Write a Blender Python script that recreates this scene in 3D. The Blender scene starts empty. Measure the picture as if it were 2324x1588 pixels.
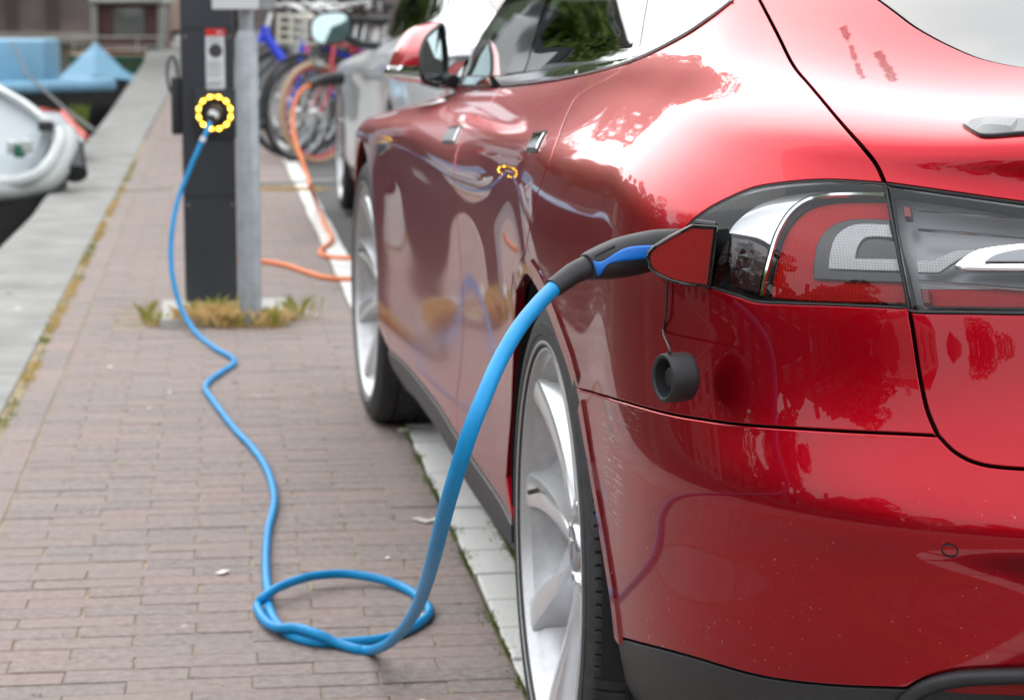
import bpy, bmesh, math, random, zlib
import numpy as np
from mathutils import Vector, Matrix
from mathutils.geometry import delaunay_2d_cdt
random.seed(7); rng=np.random.default_rng(7)
sc=bpy.context.scene; C=sc.collection
# ---------------------------------------------------------------- camera, sky, sun, exposure
CAM=np.array([-0.489,-3.0945,1.0528]); FPX=5430.0; YAW,PITCH=.14304,.14225; PW,PH=2324.,1588.
cd=bpy.data.cameras.new('camera'); cam=bpy.data.objects.new('camera',cd); C.objects.link(cam)
cam.location=CAM; cam.rotation_euler=(math.pi/2-PITCH,0,-YAW)
cd.sensor_width=36; cd.lens=36*FPX/PW; cd.clip_start=.05; cd.clip_end=2000
cd.dof.use_dof=True; cd.dof.focus_distance=2.45; cd.dof.aperture_fstop=10.5
sc.camera=cam
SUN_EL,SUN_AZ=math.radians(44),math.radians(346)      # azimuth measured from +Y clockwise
w=bpy.data.worlds.new('World'); sc.world=w; w.use_nodes=True
nt=w.node_tree; nd=nt.nodes; nd.clear(); L=nt.links.new
out=nd.new('ShaderNodeOutputWorld'); bg=nd.new('ShaderNodeBackground'); L(bg.outputs[0],out.inputs[0])
sky=nd.new('ShaderNodeTexSky'); sky.sky_type='NISHITA'; sky.sun_disc=False
sky.sun_elevation=SUN_EL; sky.sun_rotation=SUN_AZ; sky.dust_density=3; sky.air_density=1.0
tc=nd.new('ShaderNodeTexCoord'); mp=nd.new('ShaderNodeMapping'); mp.inputs['Scale'].default_value=(1,1,2.6)
nz=nd.new('ShaderNodeTexNoise'); nz.inputs['Scale'].default_value=1.7; nz.inputs['Detail'].default_value=6; nz.inputs['Roughness'].default_value=.55
rp=nd.new('ShaderNodeValToRGB'); rp.color_ramp.elements[0].position=.30; rp.color_ramp.elements[1].position=.62
rp.color_ramp.elements[0].color=(10.5,11.2,12.0,1); rp.color_ramp.elements[1].color=(15.0,15.3,15.6,1)
mx=nd.new('ShaderNodeMix'); mx.data_type='RGBA'; mx.inputs[0].default_value=.86
L(tc.outputs['Generated'],mp.inputs[0]); L(mp.outputs[0],nz.inputs['Vector']); L(nz.outputs['Fac'],rp.inputs[0])
# thin overcast: glow added towards the hidden sun to brighten the rear deck's reflection
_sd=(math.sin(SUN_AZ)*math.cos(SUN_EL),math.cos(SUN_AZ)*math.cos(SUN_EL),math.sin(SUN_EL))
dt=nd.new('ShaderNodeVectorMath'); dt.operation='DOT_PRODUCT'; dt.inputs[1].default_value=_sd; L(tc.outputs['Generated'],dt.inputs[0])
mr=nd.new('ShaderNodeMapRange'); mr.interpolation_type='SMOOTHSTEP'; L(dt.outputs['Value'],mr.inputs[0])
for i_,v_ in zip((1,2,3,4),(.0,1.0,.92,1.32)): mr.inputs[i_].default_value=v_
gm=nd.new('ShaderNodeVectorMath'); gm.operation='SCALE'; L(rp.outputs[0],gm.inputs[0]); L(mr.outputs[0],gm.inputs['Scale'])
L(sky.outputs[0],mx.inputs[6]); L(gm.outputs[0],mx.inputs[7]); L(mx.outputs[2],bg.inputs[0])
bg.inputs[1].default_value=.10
sd=bpy.data.lights.new('sun','SUN'); sun=bpy.data.objects.new('sun',sd); C.objects.link(sun)
sd.energy=.55; sd.angle=math.radians(70); sd.color=(1,.96,.9)
sdir=Vector((math.sin(SUN_AZ)*math.cos(SUN_EL),math.cos(SUN_AZ)*math.cos(SUN_EL),math.sin(SUN_EL)))
sun.rotation_euler=sdir.to_track_quat('Z','Y').to_euler(); sun.location=(0,0,30)
vs=sc.view_settings; vs.view_transform='Standard'; vs.look='None'; vs.gamma=1; vs.use_curve_mapping=False; vs.exposure=.76
sc.cycles.max_bounces=8; sc.cycles.transparent_max_bounces=12; sc.cycles.caustics_reflective=False; sc.cycles.caustics_refractive=False
# ---------------------------------------------------------------- camera maths: turn a picture position into a place
_f=np.array([math.sin(YAW)*math.cos(PITCH),math.cos(YAW)*math.cos(PITCH),-math.sin(PITCH)])
_r=np.array([math.cos(YAW),-math.sin(YAW),0.]); _u=np.cross(_r,_f)
def proj(p):
    v=np.asarray(p)-CAM; d=v@_f
    return np.stack([PW/2+FPX*(v@_r)/d,PH/2-FPX*(v@_u)/d],-1)
def ray(x,y): return _f+_r*(x-PW/2)/FPX-_u*(y-PH/2)/FPX
def at(x,y,ax,val):
    d=ray(x,y); return CAM+d*(val-CAM[ax])/d[ax]
def gnd(x,y,z=0.): return at(x,y,2,z)
def dep(x,y,d): return CAM+ray(x,y)*d          # d = distance along the optical axis
# ---------------------------------------------------------------- object helpers
WS={}                       # things whose parts are modelled in place: part matrix = identity in the world
def link(o,parent=None):
    C.objects.link(o)
    if parent:
        o.parent=parent
        if parent.name in WS: o.matrix_parent_inverse=WS[parent.name]
    return o
def tag(o,label=None,cat=None,group=None,kind=None):
    if label: o['label']=label
    if cat: o['category']=cat
    if group: o['group']=group
    if kind: o['kind']=kind
    return o
def empty(name,label=None,cat=None,loc=(0,0,0),rz=0,group=None):
    o=bpy.data.objects.new(name,None); o.empty_display_size=.1; C.objects.link(o)
    o.location=loc; o.rotation_euler=(0,0,rz); return tag(o,label,cat,group)
def mesh(name,V,F,mats,parent=None,smooth=True,normals=None,mi=None,sharp=None):
    me=bpy.data.meshes.new(name)
    me.from_pydata([tuple(map(float,v)) for v in V],[],[tuple(int(i) for i in f) for f in F]); 
    if not isinstance(mats,(list,tuple)): mats=[mats]
    for m in mats: me.materials.append(m)
    if mi is not None: me.polygons.foreach_set('material_index',mi)
    if smooth: me.polygons.foreach_set('use_smooth',[True]*len(me.polygons))
    me.update()
    if sharp is not None: me.set_sharp_from_angle(angle=math.radians(sharp))
    if normals is not None: me.normals_split_custom_set_from_vertices([tuple(n) for n in normals])
    return link(bpy.data.objects.new(name,me),parent)
class MB:
    def __init__(s): s.v=[]; s.f=[]; s.m=[]
    def add(s,v,f,m=0):
        o=len(s.v); s.v+= [tuple(x) for x in v]; s.f+=[tuple(i+o for i in q) for q in f]; s.m+=[m]*len(f); return s
    def box(s,c,d,rz=0,m=0,b=0,rx=0,ry=0):
        x,y,z=[k/2 for k in d]
        R=Matrix.Rotation(rz,3,'Z')@Matrix.Rotation(ry,3,'Y')@Matrix.Rotation(rx,3,'X')
        if b<=0:
            P=[(-x,-y,-z),(x,-y,-z),(x,y,-z),(-x,y,-z),(-x,-y,z),(x,-y,z),(x,y,z),(-x,y,z)]
            F=[(0,3,2,1),(4,5,6,7),(0,1,5,4),(1,2,6,5),(2,3,7,6),(3,0,4,7)]
        else:
            bm=bmesh.new(); bmesh.ops.create_cube(bm,size=1)
            for v in bm.verts: v.co=Vector((v.co.x*2*x,v.co.y*2*y,v.co.z*2*z))
            bmesh.ops.bevel(bm,geom=bm.edges[:],offset=b,segments=2,affect='EDGES',profile=.6)
            bm.verts.index_update(); P=[v.co.copy() for v in bm.verts]; F=[tuple(v.index for v in f.verts) for f in bm.faces]; bm.free()
        P=[R@Vector(p)+Vector(c) for p in P]; return s.add(P,F,m)
    def tube(s,pts,r,n=10,m=0,cap=True,closed=False):
        pts=[Vector(p) for p in pts]; N=len(pts); rr=r if hasattr(r,'__len__') else [r]*N
        t=[(pts[(i+1)%N]-pts[i-1] if closed else pts[min(i+1,N-1)]-pts[max(i-1,0)]).normalized() for i in range(N)]
        a=t[0].orthogonal().normalized(); P=[];
        for i in range(N):
            a=(a-t[i]*a.dot(t[i])).normalized(); b=t[i].cross(a)
            P+=[pts[i]+(a*math.cos(2*math.pi*k/n)+b*math.sin(2*math.pi*k/n))*rr[i] for k in range(n)]
        F=[]
        for i in range(N if closed else N-1):
            j=(i+1)%N
            F+=[(i*n+k,i*n+(k+1)%n,j*n+(k+1)%n,j*n+k) for k in range(n)]
        if cap and not closed: F+=[tuple(reversed(range(n))),tuple(range((N-1)*n,N*n))]
        return s.add(P,F,m)
    def lathe(s,prof,n=48,m=0,axis='X',c=(0,0,0),a0=0,a1=2*math.pi):
        """prof = [(x along axis, radius)]"""
        full=abs(a1-a0-2*math.pi)<1e-6; k=n if full else n+1; P=[]
        for (x,r) in prof:
            for i in range(k):
                a=a0+(a1-a0)*i/n; q=(x,r*math.cos(a),r*math.sin(a))
                if axis=='Z': q=(q[1],q[2],q[0])
                if axis=='Y': q=(q[2],q[0],q[1])
                P.append((q[0]+c[0],q[1]+c[1],q[2]+c[2]))
        F=[]
        for j in range(len(prof)-1):
            for i in range(n):
                i2=(i+1)%k; F.append((j*k+i,j*k+i2,(j+1)*k+i2,(j+1)*k+i))
        return s.add(P,F,m)
    def prism(s,poly,z0,z1,m=0):
        n=len(poly); P=[(x,y,z0) for x,y in poly]+[(x,y,z1) for x,y in poly]
        return s.add(P,[tuple(reversed(range(n))),tuple(range(n,2*n))]+[(i,(i+1)%n,n+(i+1)%n,n+i) for i in range(n)],m)
    def build(s,name,mats,parent=None,smooth=True,sharp=40):
        return mesh(name,s.v,s.f,mats,parent,smooth=smooth,mi=s.m,sharp=sharp if smooth else None)
def copy_tree(o,parent=None):
    c=o.copy(); C.objects.link(c); c.parent=parent
    for ch in list(o.children): copy_tree(ch,c)
    return c
def catmull(pts,n=8,closed=False):
    P=[np.array(p,float) for p in pts]; N=len(P); o=[]
    rngs=range(N if closed else N-1)
    for i in rngs:
        p0=P[(i-1)%N] if closed or i>0 else 2*P[0]-P[1]
        p1,p2=P[i],P[(i+1)%N]; p3=P[(i+2)%N] if closed or i+2<N else 2*P[-1]-P[-2]
        for k in range(n):
            t=k/n; o.append(.5*((2*p1)+(-p0+p2)*t+(2*p0-5*p1+4*p2-p3)*t*t+(-p0+3*p1-3*p2+p3)*t**3))
    if not closed: o.append(P[-1])
    return o
# ---------------------------------------------------------------- materials
def nodes(name):
    m=bpy.data.materials.new(name); m.use_nodes=True; t=m.node_tree; b=t.nodes['Principled BSDF']; return m,t,b
def S(b,**k):
    for a,v in k.items():
        n=a.replace('_',' ')
        if n in b.inputs:
            if hasattr(b.inputs[n].default_value,'__len__') and len(v)==3 and len(b.inputs[n].default_value)==4: v=(*v,1)
            b.inputs[n].default_value=v
def noise(t,scale,detail=4,rough=.55,coord='Object',stretch=None,dist=0):
    tc=t.nodes.new('ShaderNodeTexCoord'); n=t.nodes.new('ShaderNodeTexNoise'); src=tc.outputs[coord]
    if stretch:
        mp=t.nodes.new('ShaderNodeMapping'); mp.inputs['Scale'].default_value=stretch; t.links.new(src,mp.inputs[0]); src=mp.outputs[0]
    t.links.new(src,n.inputs['Vector']); n.inputs['Scale'].default_value=scale; n.inputs['Detail'].default_value=detail
    n.inputs['Roughness'].default_value=rough; n.inputs['Distortion'].default_value=dist; return n.outputs['Fac']
def ramp(t,src,stops):
    r=t.nodes.new('ShaderNodeValToRGB'); t.links.new(src,r.inputs[0]); e=r.color_ramp.elements
    while len(e)<len(stops): e.new(.5)
    for q,(p,c) in zip(e,stops): q.position=p; q.color=(c,c,c,1) if not hasattr(c,'__len__') else (*c,1)
    return r.outputs[0]
def mixc(t,f,a,b,blend='MIX'):
    m=t.nodes.new('ShaderNodeMix'); m.data_type='RGBA'; m.blend_type=blend
    for i,v in ((0,f),(6,a),(7,b)):
        if isinstance(v,bpy.types.NodeSocket): t.links.new(v,m.inputs[i])
        elif i==0: m.inputs[0].default_value=v
        else: m.inputs[i].default_value=(*v,1)
    return m.outputs[2]
def bump(t,b,src,strength,dist=.01):
    n=t.nodes.new('ShaderNodeBump'); n.inputs['Strength'].default_value=strength; n.inputs['Distance'].default_value=dist
    t.links.new(src,n.inputs['Height']); t.links.new(n.outputs[0],b.inputs['Normal']); return n
def mat(name,col,rough=.5,metal=0,var=0,vs=8,bs=0,bsc=200,coat=0,emit=None,es=1,**k):
    m,t,b=nodes(name); S(b,Base_Color=col,Roughness=rough,Metallic=metal,Coat_Weight=coat,Coat_Roughness=.03,**k)
    if var:
        f=ramp(t,noise(t,vs,6,.65),[(.3,0),(.7,1)])
        t.links.new(mixc(t,f,tuple(c*(1-var) for c in col),tuple(min(1,c*(1+var)) for c in col)),b.inputs['Base Color'])
    if bs: bump(t,b,noise(t,bsc,4),bs,.002)
    if emit: S(b,Emission_Color=emit,Emission_Strength=es)
    return m
M={}
def geo_pos(t):
    g=t.nodes.new('ShaderNodeNewGeometry'); return g.outputs['Position']
# ---------------------------------------------------------------- car surface
CX = 0.97                       # middle plane of the red car
def cubic(xs, ys, q):
    """natural cubic spline, ys may be (n,k)"""
    xs=np.asarray(xs,float); ys=np.asarray(ys,float); n=len(xs)
    if ys.ndim==1: ys=ys[:,None]; flat=True
    else: flat=False
    h=np.diff(xs); A=np.zeros((n,n)); b=np.zeros_like(ys)
    A[0,0]=A[-1,-1]=1
    for i in range(1,n-1):
        A[i,i-1]=h[i-1]; A[i,i]=2*(h[i-1]+h[i]); A[i,i+1]=h[i]
        b[i]=6*((ys[i+1]-ys[i])/h[i]-(ys[i]-ys[i-1])/h[i-1])
    M=np.linalg.solve(A,b); q=np.asarray(q,float)
    i=np.clip(np.searchsorted(xs,q)-1,0,n-2); hi=h[i][:,None]
    a=(xs[i+1]-q)[:,None]; c=(q-xs[i])[:,None]
    out=M[i]*a**3/(6*hi)+M[i+1]*c**3/(6*hi)+(ys[i]/hi-M[i]*hi/6)*a+(ys[i+1]/hi-M[i+1]*hi/6)*c
    return out[:,0] if flat else out
def pch(xs, ys, q):
    """monotone cubic"""
    xs=np.asarray(xs,float); ys=np.asarray(ys,float); q=np.asarray(q,float)
    h=np.diff(xs); d=np.diff(ys)/h; m=np.zeros(len(xs)); m[0],m[-1]=d[0],d[-1]
    for i in range(1,len(xs)-1):
        if d[i-1]*d[i]>0: m[i]=2*d[i-1]*d[i]/(d[i-1]+d[i])
    q=np.clip(q,xs[0],xs[-1]); i=np.clip(np.searchsorted(xs,q)-1,0,len(xs)-2)
    t=(q-xs[i])/h[i]
    return ys[i]*(2*t**3-3*t**2+1)+h[i]*m[i]*(t**3-2*t**2+t)+ys[i+1]*(-2*t**3+3*t**2)+h[i]*m[i+1]*(t**3-t**2)

# rings: (knot, X side table over Y, z table over fraction, rear centre Y, rear n, front centre Y, front n, Y where corners start (rear, front))
YS=[-.35, 0., .40, 1.15, 2.10, 2.75, 3.20]     # places the side tables refer to
#          knot   X at YS                                        z: nose, front, mid-side, rear side, rear corner, rear centre
RINGS=[
 (0.00,[.060,.050,.050,.050,.050,.050,.060],[.17,.17,.19,.19,.22,.25,.25],-.86,2.5,3.75,2.4,-.35,3.20),
 (0.10,[.022,.010,.012,.012,.010,.010,.020],[.25,.25,.27,.28,.30,.35,.38],-.975,2.6,3.83,2.4,-.35,3.20),
 (0.24,[.012,.000,.011,.020,.014,.002,.012],[.40,.40,.41,.42,.45,.49,.50],-1.012,2.72,3.87,2.4,-.35,3.20),
 (0.34,[.004,-.008,.012,.023,.016,.000,.005],[.49,.49,.50,.515,.53,.530,.533],-1.036,2.7,3.88,2.4,-.35,3.20),
 (0.39,[.002,-.011,.012,.023,.017,.000,.004],[.54,.54,.55,.57,.572,.557,.562],-1.034,2.75,3.88,2.4,-.35,3.20),
 (0.45,[.002,-.012,.010,.021,.016,-.001,.002],[.60,.60,.62,.64,.636,.620,.626],-1.010,2.65,3.87,2.4,-.35,3.20),
 (0.53,[.003,-.012,.006,.016,.012,-.001,.002],[.66,.66,.69,.71,.71,.70,.71],-.982,2.6,3.85,2.3,-.35,3.20),
 (0.59,[.005,-.010,.003,.012,.007,.000,.005],[.69,.69,.73,.765,.77,.755,.765],-.968,2.6,3.82,2.3,-.35,3.20),
 (0.65,[.012,-.002,.010,.030,.020,.016,.022],[.72,.72,.765,.81,.83,.815,.82],-.955,2.5,3.76,2.2,-.35,3.15),
 (0.71,[.034,.022,.036,.060,.050,.050,.060],[.745,.745,.79,.852,.880,.862,.865],-.938,2.4,3.62,2.2,-.33,3.05),
 (0.755,[.066,.056,.072,.090,.085,.095,.110],[.765,.77,.81,.880,.915,.890,.895],-.935,2.50,3.45,2.2,-.30,2.95),
 (0.80,[.104,.094,.104,.113,.118,.15,.18],[.79,.80,.83,.903,.948,.916,.920],-.934,2.66,3.15,2.2,-.26,2.80),
 (0.845,[.150,.138,.130,.122,.136,.20,.24],[.83,.84,.87,.927,.975,.938,.942],-.905,2.58,2.75,2.2,-.20,2.55),
 (0.90,[.191,.168,.151,.138,.155,.24,.30],[.88,.89,.92,.965,1.010,.970,.972],-.775,2.4,2.35,2.2,-.10,2.25),
 (0.98,[.245,.207,.180,.164,.186,.30,.36],[.98,.98,1.00,1.05,1.075,1.062,1.064],-.570,2.3,2.10,2.2,.05,1.95),
 (1.10,[.31,.275,.242,.222,.262,.34,.40],[1.14,1.14,1.16,1.20,1.20,1.21,1.22],-.20,2.3,1.80,2.2,.25,1.6),
 (1.24,[.42,.37,.335,.300,.33,.40,.45],[1.30,1.30,1.33,1.345,1.335,1.34,1.35],.15,2.3,1.35,2.2,.45,1.2),
 (1.34,[.60,.56,.50,.45,.46,.5,.5],[1.385,1.385,1.40,1.41,1.405,1.40,1.405],.45,2.2,1.10,2.2,.55,1.05),
 (1.50,[.90,.90,.90,.90,.90,.90,.9],[1.43,1.43,1.435,1.44,1.44,1.435,1.435],.70,2.0,.95,2.0,.75,.9),
]
def ring(R, U):
    """U in [0,1]: 0 nose centre, .2 front corner ends, .72 rear corner starts, 1 rear centre"""
    k,XS,ZS,Yr,nr,Yf,nf,Yb,Ya=R
    P=np.zeros((len(U),3))
    x_of=lambda y: cubic(YS,XS,np.clip(y,YS[0],YS[-1]))
    U1,U2=.2,.66
    a=U<U1; c=U>U2; b=~(a|c)
    y=Ya+(Yb-Ya)*(U[b]-U1)/(U2-U1); P[b,1]=y; P[b,0]=x_of(y)
    for m,Ye,Y0,nn,t in ((a,Yf,Ya,nf,(U1-U[a])/U1),(c,Yr,Yb,nr,(U[c]-U2)/(1-U2))):
        xs=float(x_of(np.array([Y0]))[0]); A=CX-xs; B=abs(Ye-Y0)
        # tangent slope at the start so that side and corner join smoothly is small: superellipse start is along Y
        th=t*np.pi/2
        th=th+.12*np.sin(2*th)*(1-t)      # denser at the corner
        co=np.clip(np.cos(th),0,1); si=np.clip(np.sin(th),0,1)
        P[m,0]=CX-A*co**(2/nn); P[m,1]=Y0+np.sign(Ye-Y0)*B*si**(2/nn)
    P[:,2]=pch([0,.12,.22,.45,.64,.82,1.],ZS,U)
    return P
def smooth(a,it,ax=0):
    for _ in range(it):
        l,r=a[1:2].copy(),a[-2:-1].copy(); l[:,0]=2*CX-l[:,0]; r[:,0]=2*CX-r[:,0]      # mirror image across the middle plane
        p=np.concatenate([l,a,r],0); a=(p[:-2]+2*p[1:-1]+p[2:])/4
    return a
NU,NV=1400,900
def build_surface():
    U=np.linspace(0,1,NU)
    rs=[smooth(ring(R,U),60) for R in RINGS]
    kn=[R[0] for R in RINGS]; V=np.linspace(0,kn[-1],NV)
    A=np.stack(rs,0).reshape(len(rs),-1)
    G=cubic(kn,A,V).reshape(NV,NU,3).transpose(1,0,2)     # [u,v]
    du=np.gradient(G,axis=0); dv=np.gradient(G,axis=1)
    N=np.cross(du,dv); N/=np.linalg.norm(N,axis=2,keepdims=True)+1e-12
    if N[NU//2,NV//4,0]>0: N=-N
    return G,N,V
# ---- car paint: metallic red under clear lacquer, road dust low on the bumper
def paint(name,col,flake=.25,metal=.9,dusty=True,scuffs=(),wipes=()):
    m,t,b=nodes(name); S(b,Metallic=metal,Roughness=.36,Specular_IOR_Level=.0,Coat_Weight=.82,Coat_Roughness=.010,Coat_IOR=1.45)
    fl=noise(t,2600,2,.6)
    c=mixc(t,ramp(t,fl,[(.35,0),(.7,1)]),tuple(x*(1-flake) for x in col),tuple(min(1,x*(1+flake)) for x in col))
    if dusty:
        sp=t.nodes.new('ShaderNodeSeparateXYZ'); t.links.new(geo_pos(t),sp.inputs[0])
        low=t.nodes.new('ShaderNodeMapRange'); t.links.new(sp.outputs[2],low.inputs[0])
        for i,v in zip((1,2,3,4),(.66,.36,0,1)): low.inputs[i].default_value=v
        specks=ramp(t,noise(t,150,3,.7),[(.665,0),(.69,1)]); patch=ramp(t,noise(t,9,4),[(.47,0),(.60,1)])
        f1=mixc(t,1.0,specks,patch,'MULTIPLY'); mm=mixc(t,1.0,f1,low.outputs[0],'MULTIPLY')
        film=mixc(t,1.0,ramp(t,noise(t,34,7,.7,stretch=(1,1,1.5)),[(.45,0),(.8,.05)]),low.outputs[0],'MULTIPLY')
        c=mixc(t,film,c,(.22,.10,.08)); c=mixc(t,mm,c,(.62,.50,.44))
        ad=mixc(t,1.0,mm,film,'ADD'); inv=t.nodes.new('ShaderNodeMath'); inv.operation='SUBTRACT'; inv.inputs[0].default_value=.82; inv.use_clamp=True
        t.links.new(ad,inv.inputs[1]); t.links.new(inv.outputs[0],b.inputs['Coat Weight']); cr=t.nodes.new('ShaderNodeMapRange'); t.links.new(low.outputs[0],cr.inputs[0]); cr.inputs[3].default_value=.010; cr.inputs[4].default_value=.085; t.links.new(cr.outputs[0],b.inputs['Coat Roughness'])
    def spot(p,r,soft):
        d=t.nodes.new('ShaderNodeVectorMath'); d.operation='DISTANCE'; t.links.new(geo_pos(t),d.inputs[0]); d.inputs[1].default_value=p
        q=t.nodes.new('ShaderNodeMapRange'); t.links.new(d.outputs['Value'],q.inputs[0]); q.inputs[1].default_value=r*soft; q.inputs[2].default_value=r; q.inputs[3].default_value=1; q.inputs[4].default_value=0; return q.outputs[0]
    def flakes(scale,st,lo,dist=0): return ramp(t,noise(t,scale,5,.7,stretch=st,dist=dist),[(lo,0),(lo+.03,1)])
    for p,r,scale,st,lo,colr in scuffs:
        f=mixc(t,1.,spot(p,r,.3),flakes(scale,st,lo,.6),'MULTIPLY'); c=mixc(t,f,c,colr)
    for P_,r in wipes:      # fingers have wiped through: no lacquer shine along the stroke
        A_,B_=Vector(P_[0]),Vector(P_[-1]); AB=B_-A_
        def vm(op,x,y,out=0):
            q=t.nodes.new('ShaderNodeVectorMath'); q.operation=op
            for i_,v_ in ((0,x),('Scale' if op=='SCALE' else 1,y)):
                if v_ is None: continue
                if isinstance(v_,bpy.types.NodeSocket): t.links.new(v_,q.inputs[i_])
                else: q.inputs[i_].default_value=v_
            return q.outputs[out]
        pa_=vm('SUBTRACT',geo_pos(t),tuple(A_)); h_=t.nodes.new('ShaderNodeMath'); h_.operation='DIVIDE'; h_.use_clamp=True; t.links.new(vm('DOT_PRODUCT',pa_,tuple(AB),'Value'),h_.inputs[0]); h_.inputs[1].default_value=AB.length_squared
        dd=vm('LENGTH',vm('SUBTRACT',pa_,vm('SCALE',tuple(AB),h_.outputs[0])),None,'Value')
        wv=t.nodes.new('ShaderNodeMath'); wv.operation='MULTIPLY_ADD'; t.links.new(noise(t,55,4,.6),wv.inputs[0]); wv.inputs[1].default_value=-.012; t.links.new(dd,wv.inputs[2])
        q=t.nodes.new('ShaderNodeMapRange'); t.links.new(wv.outputs[0],q.inputs[0]); q.inputs[1].default_value=r*.6-.006; q.inputs[2].default_value=r-.006; q.inputs[3].default_value=1; q.inputs[4].default_value=0; f=q.outputs[0]
        f=mixc(t,1.,f,ramp(t,noise(t,420,3,.7),[(.25,.35),(.55,1)]),'MULTIPLY'); c=mixc(t,f,c,(.12,.002,.004))
        src=b.inputs['Coat Weight'].links[0].from_socket if b.inputs['Coat Weight'].links else None
        iv=t.nodes.new('ShaderNodeMath'); iv.operation='SUBTRACT'; iv.inputs[0].default_value=1.; iv.use_clamp=True; t.links.new(f,iv.inputs[1])
        if src:
            mu=t.nodes.new('ShaderNodeMath'); mu.operation='MULTIPLY'; t.links.new(src,mu.inputs[0]); t.links.new(iv.outputs[0],mu.inputs[1]); t.links.new(mu.outputs[0],b.inputs['Coat Weight'])
    t.links.new(c,b.inputs['Base Color']); return m
M['red']=paint('red_metallic_paint',(.385,.0008,.010))
M['silver']=paint('silver_paint',(.74,.76,.78),.08,.45,False)
M['gap']=mat('black_underbody',(.010,.010,.011),.8)
M['blackplastic']=mat('black_textured_plastic',(.022,.023,.026),.46,var=.25,vs=60,bs=.25,bsc=900)
M['gloss_black']=mat('gloss_black',(.008,.008,.009),.06,coat=.5)
M['rubber']=mat('rubber',(.016,.016,.018),.55,var=.25,vs=30,bs=.2,bsc=700)
M['tyre']=mat('tyre_rubber',(.026,.026,.028),.68,var=.45,vs=45,bs=.4,bsc=350)
M['alloy']=mat('silver_alloy',(.78,.79,.81),.24,metal=.75,coat=.3,var=.04,vs=30)
M['alloyrim']=mat('scuffed_alloy_lip',(.55,.55,.55),.36,metal=.6,var=.12,vs=260,bs=.12,bsc=400)
M['chrome']=mat('polished_metal',(.86,.88,.90),.07,metal=1.0)
M['chrome_sat']=mat('satin_metal',(.55,.56,.58),.25,metal=1.0)
M['iron']=mat('rusty_iron',(.10,.085,.075),.6,metal=.6,var=.4,vs=60)
def glassy(name,tint,trans,ior=1.5):
    """pane: dark tinted sheet you see through a little, with sky reflections"""
    m,t,b=nodes(name); t.nodes.remove(b); o=t.nodes['Material Output']
    fr=t.nodes.new('ShaderNodeFresnel'); fr.inputs[0].default_value=ior
    g=t.nodes.new('ShaderNodeBsdfGlossy'); g.inputs['Roughness'].default_value=.004; g.inputs[0].default_value=(1,1,1,1)
    tr=t.nodes.new('ShaderNodeBsdfTransparent'); tr.inputs[0].default_value=(*[x*trans for x in tint],1)
    mx=t.nodes.new('ShaderNodeMixShader'); t.links.new(fr.outputs[0],mx.inputs[0]); t.links.new(tr.outputs[0],mx.inputs[1]); t.links.new(g.outputs[0],mx.inputs[2])
    t.links.new(mx.outputs[0],o.inputs[0]); return m
M['lens']=glassy('clear_lamp_lens',(1,1,1),.95,1.4)
M['window']=glassy('tinted_window_glass',(.75,.85,.8),.16,2.2)
M['hatchglass']=glassy('rear_window_glass',(.7,.75,.75),.12,2.2)
M['mirrorglass']=mat('mirror_glass',(.40,.50,.50),.02,metal=1.0)
M['interior']=mat('dark_cabin_lining',(.03,.03,.032),.8)
exec_surface=None
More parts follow.
